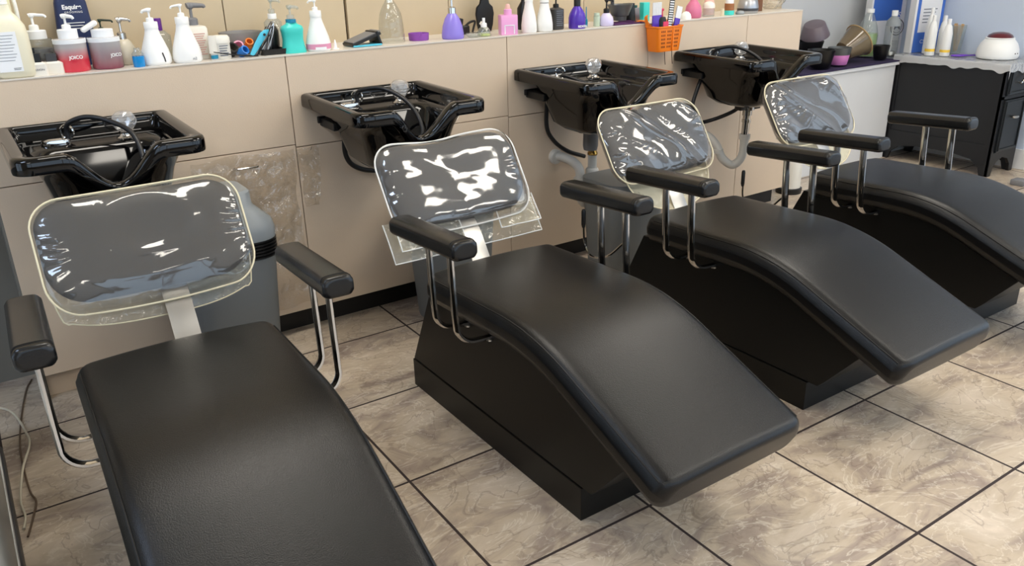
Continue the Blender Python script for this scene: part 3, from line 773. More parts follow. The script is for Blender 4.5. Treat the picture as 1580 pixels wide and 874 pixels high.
boxr(X0+.01, X1-.01, Y0+.016, Y0+.03, .12, H-.02, bm)
obj('front_frame', bm, M_CAB, t, smooth=False)
obj('cabinet_top', boxr(X0-.015, X1+.015, Y0-.02, Y1+.005, H-.02, H, bev=.004), M_CAB, t, smooth=False)
def raised(x0, x1, z0, z1, nm):
    bm = NB(); boxr(x0, x1, Y0-.016, Y0-.002, z0, z1, bm, bev=.003); 
    for a in ((x0+.008, x1-.008, z0+.008, z0+.02), (x0+.008, x1-.008, z1-.02, z1-.008), (x0+.008, x0+.02, z0+.02, z1-.02), (x1-.02, x1-.008, z0+.02, z1-.02)): boxr(a[0], a[1], Y0-.023, Y0-.014, a[2], a[3], bm, bev=.002)
    return obj(nm, bm, M_CABHI, t, smooth=False)
dr = raised(X0+.032, X1-.032, .51, H-.026, 'drawer'); dd = raised(X0+.032, X1-.032, .155, .48, 'door')
def pull(par, z, tilt):
    bm = NB(); tube(bm, smooth_path([(-.028, 0, 0), (-.03, -.016, 0), (0, -.024, 0), (.03, -.016, 0), (.028, 0, 0)], 4), lambda s: .004+.004*math.sin(PI*s), 8); bm.transform(Matrix.Translation((.005, Y0-.016, z)) @ Matrix.Rotation(tilt, 4, 'Y')); obj('handle', bm, M_NICKEL, par)
pull(dr, .605, -.9); pull(dd, .37, .05)
# plastic sheet over the cabinet
def cs(u, v):
    # u across x, v from back to front then hanging over; left edge hangs too
    x = 4.80+.40*u; y = .312-.827*v; z = .703
    if u < .1: x = 4.80+.04*(u/.1)*.0+.018; z = .703-.045*(1-u/.1)*(1+.5*noise.noise(Vector((y*14, 2, 1)))); x = 4.818-.003*(1-u/.1)
    else: x = 4.822+.34*(u-.1)/.9
    if v > .92: k = (v-.92)/.08; z = min(z, .703)-.05*k*(1+.6*noise.noise(Vector((x*16, 5, 1)))) ; y = -.449-.004*k
    return (x, y, z+.0025*noise.noise(Vector((x*25, y*25, 2))))
tag(obj('plastic_table_cover', sheetgrid(60, 90, cs), M_SHEET, ang=180), 'wrinkled clear plastic sheet draped over the black cabinet top', 'plastic sheet')
CZ = .707
# ------------------------------------------------------------------ generic bottles
def pump(t, z, r, mat, h=.05, nozzle=.035, ang=0, collar=None, style='flat'):
    bm = NB(); lathe(bm, [(r, z), (r, z+h*.28), (r*.75, z+h*.34), (r*.28, z+h*.36), (r*.26, z+h*.78)], n=20)
    p = obj('pump', bm, mat, t)
    bm = NB()
    d = Vector((math.cos(ang), math.sin(ang), 0))
    top = z+h*.9
    P = [Vector((0, 0, top))-d*r*.6, Vector((0, 0, top+.002)), Vector((0, 0, top))+d*nozzle*.6, Vector((0, 0, top-.002))+d*nozzle, Vector((0, 0, top-.008))+d*(nozzle+.004)]
    tube(bm, smooth_path(P, 4), (lambda s: r*.34*(1-.45*s)+.001) if style == 'flat' else (lambda s: r*.5*(1-.5*s)+.001), 10)
    lathe(bm, [(r*.3, z+h*.74), (r*.55, z+h*.82), (r*.6, z+h*.92), (r*.45, z+h), (.001, z+h*1.01)], n=16)
    obj('pump_head', bm, mat, p)
    return p
def bottle(name, label, cat, x, y, prof, mat, z=LZ, sx=1, sy=1, sq=0, rz=0, group=None, n=32):
    t = thing(name, label, cat, (x, y, z), rz, group)
    bm = NB(); lathe(bm, prof, n=n, sx=sx, sy=sy, sq=sq); obj('body', bm, mat, t, ang=50)
    return t
def capm(t, r, z0, z1, mat, name='cap', taper=1.0, n=24):
    bm = NB(); lathe(bm, [(r, z0), (r, z1-.002), (r*.94*taper, z1)], n=n); return obj(name, bm, mat, t)
def panel(t, w, h, z, r, mat, name='label_panel', y=None, half=None):
    # printed label wrapped on the camera-facing side of a round body
    if y is None:
        a = w/2/r
        def f(u, v): th = -PI/2-a+2*a*u; return ((r+.0006)*math.cos(th), (r+.0006)*math.sin(th), z-h/2+h*v)
        o = obj(name, sheetgrid(12, 1, f), mat, t)
    else: o = obj(name, boxr(-w/2, w/2, y-.0008, y, z-h/2, z+h/2), mat, t, smooth=False)
    return o
def lines(t, w, z0, n, dz, y, mat, th=.0012, name='printed_lines', x=0):
    bm = NB()
    for k in range(n): ww = w*(1-.25*((k*7) % 3)/3); boxr(x-w/2, x-w/2+ww, y-.0006, y, z0-k*dz-th/2, z0-k*dz+th/2, bm)
    return obj(name, bm, mat, t, smooth=False)
PEAR = lambda R, H: [(R*.9, 0), (R, .006), (R, .012), (R*.99, H*.2), (R*.9, H*.36), (R*.7, H*.56), (R*.52, H*.74), (R*.45, H*.86), (R*.44, H*.9)]
ROT = -.28
# 1 jug at the far left
t = bottle('cream_jug', 'large translucent jug of cream liquid with white label, at left photo edge', 'jug', -.315, .06, [(.046, 0), (.052, .006), (.054, .02), (.054, .12), (.050, .15), (.036, .175), (.024, .19), (.022, .21)], M_CREAMLIQ, sq=5, rz=0)
obj('label_panel', boxr(-.045, .018, -.0548, -.0540, .02, .135), M_LABEL, t, smooth=False); lines(t, .05, .125, 9, .009, -.0549, M_LABGREY, x=-.015); lines(t, .02, .03, 2, .004, -.0549, M_INK, x=.003)
capm(t, .02, .211, .235, M_WB)
t = bottle('white_jug', 'taller pale yellow jug standing behind the cream jug, at left photo edge', 'jug', -.335, .19, [(.05, 0), (.055, .006), (.055, .22), (.045, .27), (.024, .30), (.022, .32)], pm('pale_yellow_jug', (226,222,186), .3), sq=5)
bm = NB(); tube(bm, smooth_path([(.05, -.02, .10), (.064, -.02, .12), (.066, -.02, .22), (.045, -.01, .27)], 5), .006, 8); obj('handle', bm, M_WB, t)
# 2 clear pump bottle
t = bottle('pump_bottle', 'clear grey ribbed pump bottle between the cream jug and the red bottle', 'bottle', -.232, .155, [(.040, 0), (.044, .004), (.044, .075), (.045, .08), (.045, .09), (.042, .1)], M_CLEARP)
bm = NB(); lathe(bm, [(.041, .002), (.041, .07)], n=28); obj('grey_liquid', bm, M_GREY, t); capm(t, .032, .10, .125, M_LABEL, 'collar'); pump(t, .125, .014, M_WB, .05, .035, -.1)
# small tubes
for (x, y, h, lab, r, ry) in ((-.258, .035, .062, 'small cream tube with square black cap, in front of the clear pump bottle', .028, 0), (-.213, .055, .058, 'small white bottle with dark grey square cap, left of the red ombre bottle', .030, 0), (-.262, .085, .075, 'small white tube with black cap pressed against the cream jug', .022, 0)):
    t = thing('styling_tube', lab, 'tube', (x, y, LZ), -.1)
    bm = NB(); rings(bm, [[(a*s, b*s, z) for a, b in rrect(r, .016, .008)] for s, z in ((.98, 0), (1, .003), (1, h*.55), (.7, h*.64))]); obj('tube_body', bm, M_WB2, t)
    bm = NB(); rings(bm, [[(a, b, z) for a, b in rrect(r*.52, .010, .003)] for z in (h*.62, h*1.05)]); obj('tube_cap', bm, M_BLACK if lab.find('dark grey') < 0 else M_DGREY, t)
    if x == -.258: text('NEKRION', .0085, M_LABGREY, t, (.0, -.0166, .018))
# 3 red ombre, 4 burgundy ombre
t = bottle('pump_bottle', 'clear pump bottle with red ombre band, left of the burgundy one', 'bottle', -.150, .075, [(.044, 0), (.047, .003), (.047, .085), (.048, .087), (.048, .098), (.044, .1)], M_REDG, rz=0)
bm = NB(); lathe(bm, [(.0482, .086), (.0482, .099)], n=32); obj('rim', bm, M_LABEL, t); capm(t, .029, .10, .128, M_LABEL, 'collar'); pump(t, .128, .013, M_WB, .042, .022, -.5, style='fat'); text('JOICO', .014, M_WINK, t, (.004, -.0478, .045), (PI/2, 0, .08), bold=.0003)
t = bottle('pump_bottle', 'clear bottle with burgundy ombre band and flip-open white top', 'bottle', -.050, .078, [(.044, 0), (.047, .003), (.047, .083), (.048, .085), (.048, .096), (.044, .098)], M_BURG)
bm = NB(); lathe(bm, [(.0482, .084), (.0482, .097)], n=32); obj('rim', bm, M_LABEL, t); capm(t, .033, .098, .122, M_LABEL, 'collar')
bm = NB(); box(bm, (-.035, 0, .132), (.055, .03, .016), Matrix.Rotation(-.5, 3, 'Y'), bev=.007, seg=3); obj('flip_cap', bm, M_WB, t); text('JOICO', .014, M_WINK, t, (.022, -.0425, .043), (PI/2, 0, .5), bold=.0003)
# 5 navy
t = thing('navy_bottle', 'flat navy blue conditioner bottle standing against the wall at far left', 'bottle', (-.105, .235, LZ), 0)
bm = NB(); rings(bm, [[(a*sx, b, z) for a, b in rrect(.056, .020, .016)] for sx, z in ((.98, 0), (1.02, .01), (1.0, .10), (.86, .20), (.80, .212), (.6, .214))]); obj('body', bm, M_NAVY, t)
text('Esquire', .0195, M_WINK, t, (0, -.0208, .186), bold=.0006); text('GROOMING', .0085, M_WINK, t, (.003, -.0208, .170), space=1.25); lines(t, .06, .137, 3, .009, -.0208, M_WINK, .0022)
capm(t, .03, .214, .24, M_NAVY)
# 6 green pump behind
t = bottle('pump_bottle', 'clear bottle with dark green pump, behind the burgundy ombre bottle', 'bottle', -.030, .215, [(.02, 0), (.022, .003), (.022, .09), (.014, .105)], M_CLEARP)
pump(t, .105, .009, pm('dark_green', (28,44,32), .4), .038, .035, -.1)
# 7 chrome pump soap
t = bottle('soap_dispenser', 'frosted round soap dispenser with chrome pump, right of the burgundy bottle', 'dispenser', .016, .135, [(.028, 0), (.033, .005), (.036, .03), (.034, .055), (.024, .075), (.016, .082)], pm('frosted_beige', (204,196,178), .25))
pump(t, .082, .014, M_CHROME, .068, .03, 0, style='fat')
t = bottle('blue_bottle', 'tiny clear bottle of bright blue liquid in front of the chrome pump dispenser', 'bottle', .036, .035, [(.0165, 0), (.018, .002), (.018, .034)], M_BLUE)
bm = NB(); lathe(bm, [(.018, .034), (.018, .042), (.010, .052), (.009, .06)], n=20); obj('neck', bm, M_CLEARP, t)
# pears
def pear(x, y, lab, R=.047, H=.135, pmp=True, style='flat', ang=PI, g='white pear-shaped salon bottles'):
    t = bottle('white_pump_bottle', lab, 'bottle', x, y, PEAR(R, H), M_WB, group=g)
    capm(t, R*.47, H*.88, H*1.04, M_WB)
    return t
t = pear(.098, .065, 'white pear-shaped bottle with rounded pump head, left of the purple-capped one', H=.13); pump(t, .135, .012, M_WB, .04, .018, PI*.9, style='fat')
bm = NB(); tube(bm, [(.012, -.0455, .04), (.017, -.0445, .02), (.018, -.044, .01)], .002, 6); obj('printed_mark', bm, M_INK, t)
t = pear(.196, .055, 'white pear-shaped pump bottle standing left of the square lotion bottle', H=.14); pump(t, .145, .011, M_WB, .04, .026, PI*.97)
text('m2', .012, M_LABGREY, t, (.012, -.0465, .014), (PI/2, 0, .2))
t = bottle('purple_capped_bottle', 'pale frosted bottle with purple cap, half hidden between white pear bottles', 'bottle', .135, .155, [(.034, 0), (.036, .003), (.036, .085), (.02, .10)], M_CLEARP, sq=4); capm(t, .017, .10, .14, M_PURPCAP)
t = bottle('lotion_bottle', 'square white lotion bottle with grey chrome pump and pink print', 'bottle', .248, .13, [(.038, 0), (.040, .003), (.040, .10), (.036, .108), (.016, .112)], M_WB2, sq=6)
pump(t, .112, .019, M_GREY, .07, .045, .1, style='fat'); lines(t, .05, .085, 10, .0075, -.0405, pm('faded_pink_print', (206,160,150), .6), .003)
t = thing('small_tub', 'short white tub with ribbed lid beside the square lotion bottle', 'tub', (.313, .06, LZ)); bm = NB(); lathe(bm, [(.028, 0), (.030, .003), (.030, .052), (.028, .054)], n=28); obj('tub_body', bm, M_WB2, t)
bm = NB(); lathe(bm, [(.032, .053), (.032, .07), (.026, .078), (.001, .079)], n=28); obj('tub_lid', bm, M_WB2, t); lines(t, .03, .045, 5, .008, -.0305, M_LABGREY, .003)
t = thing('white_tube', 'narrow white squeeze tube leaning beside the small tub', 'tube', (.283, .045, LZ)); bm = NB(); lathe(bm, [(.012, 0), (.012, .02), (.016, .022), (.015, .08)], n=18, sy=.7); obj('tube_body', bm, M_WB2, t)
lathe_b = NB(); lathe(lathe_b, [(.0125, .004), (.0125, .016)], n=18); obj('blue_band', lathe_b, M_TEALDK, t)
# smoky bowl with clips and brushes
t = thing('smoky_bowl', 'translucent smoky grey bowl holding curlers and clips on the ledge', 'bowl', (.425, .19, LZ)); bm = NB(); lathe(bm, [(.05, 0), (.06, .004), (.076, .055), (.078, .075), (.074, .074), (.072, .055), (.056, .008), (.001, .007)], n=36, cap1=False); obj('bowl_shell', bm, M_SMOKE, t)
def ringband(name, lab, x, y, z, r, h, mat, tilt, cat='curler'):
    bm = NB(); n = 20
    lathe(bm, [(r, -h/2), (r, h/2), (r*.72, h/2), (r*.72, -h/2), (r, -h/2)], n=n, cap0=False, cap1=False, rot=Matrix.Rotation(tilt, 3, 'Y') @ Matrix.Rotation(.9, 3, 'X')); 
    o = obj(name, bm, mat); o.location = (x, y, z); return tag(o, lab, cat)
ringband('hair_curler', 'black hair curler lying on the ledge right of the white tub', .352, .075, LZ+.026, .020, .032, M_BLACK, .2)
ringband('hair_curler', 'pink hair curler among dark ones, behind the bright blue one', .385, .10, LZ+.030, .018, .03, M_ROSE, -.3)
ringband('hair_curler', 'bright blue hair curler lying against the cyan brush handle', .385, .055, LZ+.019, .016, .03, M_BLUEL, .7)
ringband('hair_curler', 'orange hair curler behind the cyan brush handle', .425, .105, LZ+.040, .014, .025, M_ORANGE, 0)
bm = NB(); tube(bm, smooth_path([(.275, .02, LZ+.028), (.33, .03, LZ+.016), (.39, .03, LZ+.006), (.43, .035, LZ+.004)], 4), lambda s: .0015+.002*s, 8); tag(obj('tail_comb', bm, M_BLACK), 'thin black comb tail crossing in front of the white tub', 'comb')
t = thing('cyan_brush', 'cyan brush handle with round hole leaning out of the clip pile', 'brush', (.408, .035, LZ), 0)
bm = NB(); RR = [[(.06*k/10+a*(.009+.006*math.sin(PI/2*min(1, k/8))), b*.5, .083*k/10+.004) for a, b in [(math.cos(q*PI/8), math.sin(q*PI/8)*.012) for q in range(16)]] for k in range(10)]
RR.append([(.064+.6*(p[0]-.054), p[1]*.6, .088) for p in RR[-1]])
rings(bm, RR); obj('brush_handle', bm, M_CYAN, t)
bm = NB(); lathe(bm, [(.0045, -.0075), (.0045, .0075)], (.053, 0, .074), 16, rot=None); bm2 = NB(); lathe(bm2, [(.0048, -.0072), (.0048, .0072)], (0, 0, 0), 16, rot=Matrix.Rotation(PI/2, 3, 'X')); bm2.transform(Matrix.Translation((.052, 0, .072))); bm.free(); obj('hang_hole', bm2, M_INK, t)
clipcols = [M_BLACK, M_SILVER, M_CHROME, M_DGREY, M_SILVER, M_CHROME, M_SILVER, M_BLACK, M_CHROME]
clipn = ['leftmost', 'second', 'third', 'fourth', 'middle', 'sixth', 'seventh', 'eighth', 'rightmost']
for k in range(9):
    a = .62-.055*k+.03*math.sin(k*5); x0 = .430+.007*k; y0 = .045+.008*((k*3) % 5)
    bm = NB(); ln_ = .125-.004*abs(k-2)
    for dx in (-.003, .003): tube(bm, smooth_path([(0, 0, 0), (dx, 0, ln_*.3), (dx*1.8, 0, ln_*.7), (0, 0, ln_)], 4), .0022, 6)
    bm.transform(Matrix.Translation((x0, y0, LZ+.003)) @ Matrix.Rotation(a, 4, 'Y'))
    tag(obj('hair_clip', bm, clipcols[k]), 'long sectioning hair clip in bunch left of the teal bottle', 'hair clip', 'sectioning clips bunched left of the teal bottle')
t = thing('clip_basket', 'low black tray holding the bunch of sectioning clips', 'tray', (.492, .085, LZ)); bm = NB(); rings(bm, [[(a*s, b*s, z) for a, b in rrect(.045, .05, .008)] for s, z in ((.95, 0), (1, .02), (.97, .02), (.92, .003))]); obj('tray_body', bm, M_BLACK, t)
t = thing('round_brush', 'fat black round brush standing behind the teal bottle', 'brush', (.523, .14, LZ)); bm = NB(); lathe(bm, [(.02, 0), (.025, .01), (.026, .075), (.018, .09)], n=20); obj('bristle_barrel', bm, M_BLACK, t)
# teal bottle
t = bottle('teal_bottle', 'teal green bottle with clear trigger pump, left of the seam in the ledge front', 'bottle', .572, .06, [(.043, 0), (.044, .003), (.040, .02), (.036, .045), (.038, .07), (.040, .082), (.036, .092), (.020, .100), (.017, .108)], M_TEAL, sy=.75, sq=3)
bm = NB(); lathe(bm, [(.0185, .104), (.0185, .116)], n=20); obj('neck_band', bm, M_TEALDK, t); pump(t, .116, .014, M_CLEARP, .045, .028, .1, style='fat')
t = bottle('clear_pump_bottle', 'clear pump bottle with white collar half hidden behind the teal bottle', 'bottle', .553, .20, [(.03, 0), (.032, .003), (.032, .10), (.02, .112)], M_CLEARP); capm(t, .016, .112, .13, M_WB, 'collar'); pump(t, .13, .012, M_CLEARP, .05, .03, -.1, style='fat')
t = pear(.665, .055, 'white pear-shaped pump bottle with pink band, right of the teal bottle', R=.045, H=.135); pump(t, .14, .010, M_WB, .038, .020, PI*.9)
bm = NB(); lathe(bm, [(.0457, .008), (.0457, .026)], n=32); obj('pink_band', bm, M_PINKB, t); obj('label_panel', sheetgrid(8, 1, lambda u, v: (.0462*math.cos(-2.2+.9*u), .0462*math.sin(-2.2+.9*u), .007+.009*v)), M_LABEL, t)
t = thing('nozzle_tip', 'tiny white cone nozzle standing alone on the ledge', 'nozzle', (.728, .05, LZ)); bm = NB(); lathe(bm, [(.014, 0), (.014, .003), (.007, .004), (.005, .02), (.002, .034)], n=18); obj('cone', bm, M_WB, t)
# black wedge tray
t = thing('folded_mirror', 'black folding hand mirror propped open like a wedge on the ledge', 'mirror', (.855, .09, LZ), .05)
bm = NB(); box(bm, (0, 0, .026), (.13, .085, .012), Matrix.Rotation(-.30, 3, 'Y'), bev=.003); obj('upper_leaf', bm, M_BLACK, t, smooth=False)
bm = NB(); box(bm, (.002, 0, .035), (.125, .08, .003), Matrix.Rotation(-.30, 3, 'Y')); obj('grey_pane', bm, M_GREY, t, smooth=False)
bm = NB(); box(bm, (.052, 0, .028), (.010, .088, .052), Matrix.Rotation(-.35, 3, 'Y'), bev=.002); obj('end_frame', bm, M_BLACK, t, smooth=False)
bm = NB(); box(bm, (0, -.01, .004), (.12, .08, .006), bev=.002); obj('lower_leaf', bm, M_CYAN, t, smooth=False)
# glass bell
t = thing('glass_bell_jar', 'clear bell-shaped glass bottle upside down in the middle of the ledge', 'glass bottle', (.993, .11, LZ)); bm = NB(); lathe(bm, [(.050, 0), (.051, .004), (.050, .03), (.047, .08), (.042, .11), (.030, .135), (.018, .155), (.012, .17), (.011, .19), (.004, .195)], n=36, cap0=False); obj('glass_shell', bm, M_CLEARG, t, ang=80)
bm = NB(); lathe(bm, [(.011, .150), (.009, .175), (.006, .19)], n=16); obj('inner_stem', bm, M_WB, t)
t = thing('purple_tray', 'small round purple dish right of the glass bell jar', 'dish', (1.115, .115, LZ)); bm = NB(); lathe(bm, [(.038, 0), (.040, .003), (.042, .028), (.040, .028), (.037, .006), (.001, .005)], n=32, cap1=False); obj('dish_body', bm, M_PTRAY, t)
bm = NB(); tube(bm, smooth_path([(-.02, -.04, .02), (-.013, -.042, .034), (-.006, -.04, .022)], 4), .0022, 6); obj('loop', bm, M_PTRAY, t)
t = bottle('soap_dispenser', 'lavender purple soap dispenser with chrome pump in the middle of the ledge', 'dispenser', 1.245, .065, [(.042, 0), (.045, .004), (.045, .02), (.040, .05), (.030, .078), (.019, .094), (.016, .098)], M_LAV); pump(t, .098, .016, M_CHROME, .075, .022, -2.0, style='fat')
t = thing('hair_clipper', 'black hair clipper standing behind the lavender soap dispenser', 'clipper', (1.345, .17, LZ), .2); bm = NB(); box(bm, (-.012, 0, .035), (.03, .03, .07), Matrix.Rotation(.2, 3, 'Y'), bev=.006, seg=3); box(bm, (.02, 0, .02), (.045, .03, .035), bev=.006, seg=3); obj('clipper_body', bm, M_BLACK, t)
bm = NB(); tube(bm, smooth_path([(.03, 0, .035), (.055, 0, .048), (.085, 0, .05), (.075, 0, .022), (.068, 0, .003)], 4), .005, 8); obj('clipper_arm', bm, M_BLACK, t)
t = bottle('applicator_bottle', 'small clear bottle with a little yellow-green liquid, left of the black tint brush', 'bottle', 1.392, .06, [(.026, 0), (.028, .003), (.027, .02), (.020, .032), (.012, .036)], M_CLEARP); capm(t, .0125, .036, .052, M_WB); capm(t, .006, .052, .072, M_WB, 'nozzle'); bm = NB(); lathe(bm, [(.0255, .002), (.0262, .010)], n=24); obj('yellow_liquid', bm, M_YELG, t)
t = thing('small_saucer', 'small glassy saucer left of the yellow-green applicator bottle', 'saucer', (1.335, .05, LZ)); bm = NB(); lathe(bm, [(.022, 0), (.036, .012), (.030, .018), (.001, .02)], n=28); obj('saucer_body', bm, M_CLEARP, t)
# hanging tint brush (leans on wall)
t = thing('tint_brush', 'wide black tint brush leaning upright against the wall, left of the pink bottle', 'brush', (1.50, .22, LZ), 0)
bm = NB(); prism(bm, [(-.038, .03), (-.032, .0), (.03, 0), (.038, .03), (.046, .075), (.040, .105), (.020, .116), (.014, .14), (.017, .24), (-.017, .24), (-.014, .14), (-.020, .116), (-.040, .105), (-.046, .075)], 'y', -.006, .006); bmesh.ops.bevel(bm, geom=bm.edges[:], offset=.0025, segments=2, affect='EDGES'); obj('brush_body', bm, M_BLACK, t)
bm = NB(); box(bm, (-.012, -.01, .025), (.05, .006, .016), Matrix.Rotation(.75, 3, 'Y'), bev=.002); obj('bristle_strip', bm, M_WB2, t)
# pink square
t = thing('pink_bottle', 'square pink bottle with nozzle cap in the middle of the ledge', 'bottle', (1.503, .045, LZ), -.35)
bm = NB(); rings(bm, [[(a*s, b*s, z) for a, b in rrect(.036, .028, .004)] for s, z in ((.98, 0), (1, .002), (1, .076), (.95, .079))]); obj('body', bm, M_PINK, t, ang=30)
bm = NB(); lathe(bm, [(.017, .078), (.016, .10), (.013, .102)], n=20); obj('neck', bm, M_PINK, t); bm = NB(); lathe(bm, [(.012, .102), (.009, .118), (.005, .122)], n=18); obj('nozzle_cap', bm, M_PEACH, t)
bm = NB(); 
for a in ((-.022, -.018, .004, .04), (.018, .022, .004, .04), (-.022, .022, .036, .04)): boxr(a[0], a[1], -.0292, -.028, a[2], a[3], bm)
obj('printed_arch', bm, M_LABEL, t, smooth=False)
for x, R, H, ch, lab in ((1.615, .033, .125, .014, 'white pear bottle with low flat cap, right of the square pink bottle'), (1.697, .036, .118, .02, 'white pear bottle with grey-ringed cap, left of the dark pump bottle')):
    t = bottle('white_cap_bottle', lab, 'bottle', x, .05, [(R*.9, 0), (R, .004), (R, H*.25), (R*.85, H*.55), (R*.6, H*.82), (R*.52, H*.95), (R*.5, H)], M_WB, group='white pear bottles by the pink one'); capm(t, R*.55, H, H+ch, M_WB)
    if ch > .015: bm = NB(); lathe(bm, [(R*.52, H-.003), (R*.52, H)], n=24); obj('grey_ring', bm, M_GREY, t)
t = thing('spray_bottle', 'black spray bottle hidden behind the two white pear bottles', 'bottle', (1.69, .19, LZ)); bm = NB(); lathe(bm, [(.03, 0), (.032, .003), (.032, .09), (.014, .12), (.012, .17)], n=24); obj('body', bm, M_BLACK, t)
t = bottle('dark_pump_bottle', 'dark grey square bottle with black trigger top, left of the deep purple bottle', 'bottle', 1.782, .08, [(.026, 0), (.028, .002), (.028, .085), (.014, .092)], M_DGREY, sq=6); pump(t, .092, .013, M_BLACK, .045, .03, .3, style='fat'); lines(t, .036, .078, 8, .0085, -.0285, M_LABGREY, .003)
t = bottle('deep_purple_bottle', 'deep purple bottle with black cap and white lettering on the ledge', 'bottle', 1.877, .05, [(.036, 0), (.038, .003), (.038, .045), (.034, .062), (.024, .08), (.015, .092), (.013, .096)], M_DPURP); capm(t, .015, .094, .122, M_BLACK); text('REDKEN', .013, M_WINK, t, (0, -.0388, .010), bold=.0003)
bm = NB(); lathe(bm, [(.006, 0), (.007, .002), (.007, .03), (.003, .034), (.002, .085)], n=12); o = obj('pencil_brush', bm, M_TEALDK); o.location = (1.962, .09, LZ); tag(o, 'thin teal brush standing upright behind the deep purple bottle', 'brush')
t = bottle('pale_green_tube', 'slim pale green tube between deep purple and pale lavender bottles', 'tube', 1.999, .06, [(.014, 0), (.015, .002), (.0145, .045)], M_PALEG); capm(t, .013, .046, .058, M_PALEG)
t = bottle('soap_dispenser', 'round pale lavender soap dispenser with black pump, left of the orange basket', 'dispenser', 2.047, .05, [(.030, 0), (.033, .003), (.034, .015), (.030, .035), (.018, .052), (.013, .056)], M_LAVLT); pump(t, .054, .014, M_BLACK, .062, .034, 0)
t = thing('mixing_bowl', 'gunmetal grey tint bowl with black brush handle, left of the orange basket', 'bowl', (2.172, .10, LZ+.013)); bm = NB(); lathe(bm, [(.032, .02), (.04, .022), (.056, .06), (.060, .072), (.057, .072), (.05, .06), (.03, .03), (.001, .028)], n=32, cap1=False); obj('bowl_shell', bm, M_GM, t)
bm = NB(); lathe(bm, [(.030, 0), (.032, .02)], n=24); obj('bowl_foot', bm, M_GM, t)
bm = NB(); box(bm, (-.03, .02, .09), (.018, .008, .12), bev=.003); obj('brush_handle', bm, M_DGREY, t)
def cl(u, v): x = 2.07+.20*u; y = .02+.12*v; return (x, y, LZ+.003+.012*abs(noise.noise(Vector((x*16, y*16, 1)))))
bm = sheetgrid(30, 16, cl); r_ = bmesh.ops.extrude_face_region(bm, geom=bm.faces[:])
for v in [g for g in r_['geom'] if isinstance(g, bmesh.types.BMVert)]: v.co.z = LZ+.001
# ------------------------------------------------------------------ orange basket hooked over the ledge
tag(obj('purple_cloth', bm, pm('plum_cloth', (74,34,84), .9), ang=180), 'dark plum cloth folded on the ledge beneath the grey tint bowl', 'cloth')
t = thing('metal_strip', 'upright silver metal plate beside the grey tint bowl', 'plate', (2.222, .035, LZ)); bm = NB(); box(bm, (0, 0, .035), (.028, .003, .07), Matrix.Rotation(-.1, 3, 'Y')); obj('plate', bm, M_STEEL, t, smooth=False)
BXX = 2.318
t = thing('orange_basket', 'small orange perforated basket hooked over the ledge edge, full of combs', 'basket', (BXX, -.048, .952))
def bask():
    bm = NB(); n = 48
    def rr(s): return rrect(.082*s, .044*s, .014, nc=4, ns=8)
    RR = [[(x, y, z) for x, y in rr(s)] for s, z in ((.84, 0), (.86, .004), (1.0, .106), (1.05, .108), (1.05, .114), (.97, .114), (.95, .106), (.82, .008))]
    rings(bm, RR); return bm
obj('basket_body', bask(), M_ORANGE, t)
bm = NB()
for r in range(5):
    for gx in (-.058, -.048, -.038, -.018, -.008, .002, .030, .040, .050):
        k = .86+.14*((.018+r*.017)/.106)
        boxr(gx*k-.0028, gx*k+.0028, -.044*k-.0006, -.044*k+.0012, .018+r*.017, .018+r*.017+.0085, bm)
obj('perforations', bm, pm('basket_hole_shadow', (110,48,10), .8), t, smooth=False)
bm = NB(); boxr(.012, .020, -.046, -.041, .004, .106, bm, bev=.001)
obj('front_rib', bm, M_ORANGE, t, smooth=False)
bm = NB(); tube(bm, smooth_path([(-.075, .02, .112), (-.075, .046, .132), (-.082, .075, .135), (-.10, .10, .128)], 4), 0, 8, flat=(.010, .003), up=(0, 0, 1)); tube(bm, smooth_path([(-.080, .03, .112), (-.086, .035, .15), (-.078, .04, .158)], 4), 0, 8, flat=(.010, .003)); tube(bm, smooth_path([(.06, .04, .112), (.06, .055, .132), (.06, .09, .130)], 4), 0, 8, flat=(.010, .003)); obj('hook', bm, M_ORANGE, t)
bm = NB(); 
for x in (-.010, .036): tube(bm, [(x, -.018, .01), (x+.003, -.018, -.03), (x+.008, -.018, -.062)], .0016, 6)
obj('comb_tails', bm, M_BLACK, t)
zb = .960
def comb(x, y, z, w, h, mat, tmat, tilt, lab, name='tint_brush', cat='brush', teeth=True):
    t = thing(name, lab, cat, (x, y, z)); R_ = Matrix.Rotation(tilt, 4, 'Y')
    bm = NB(); boxr(-w*.18, w*.18, -.003, .003, 0, h*.45, bm, bev=.002); boxr(-w/2, w/2, -.004, .004, h*.42, h*.72, bm, bev=.003); bm.transform(R_); obj('handle', bm, mat, t)
    bm = NB()
    for k in range(9): xx = -w*.44+w*.88*k/8; boxr(xx-.0018, xx+.0018, -.003, .003, h*.72, h, bm)
    bm.transform(R_); obj('bristles', bm, tmat, t, smooth=False)
comb(BXX-.052, -.052, zb+.01, .056, .20, M_DPURP, M_LABEL, -.02, 'violet tint brush with pale bristles, leftmost in the orange basket')
comb(BXX+.050, -.050, zb, .034, .19, M_DPURP, M_LABEL, .22, 'slim violet tint brush leaning right in the orange basket')
t = thing('striped_comb', 'black and white striped comb standing in the orange basket', 'comb', (BXX+.012, -.060, zb+.02)); bm = NB(); box(bm, (0, 0, .10), (.030, .004, .20), bev=.001); bm.transform(Matrix.Rotation(.10, 4, 'Y')); obj('comb_spine', bm, M_BLACK, t, smooth=False)
bm = NB()
for k in range(16): boxr(-.014, .011, -.0028, -.0020, .03+k*.0105, .0355+k*.0105, bm)
bm.transform(Matrix.Rotation(.10, 4, 'Y')); obj('white_teeth', bm, M_LABEL, t, smooth=False)
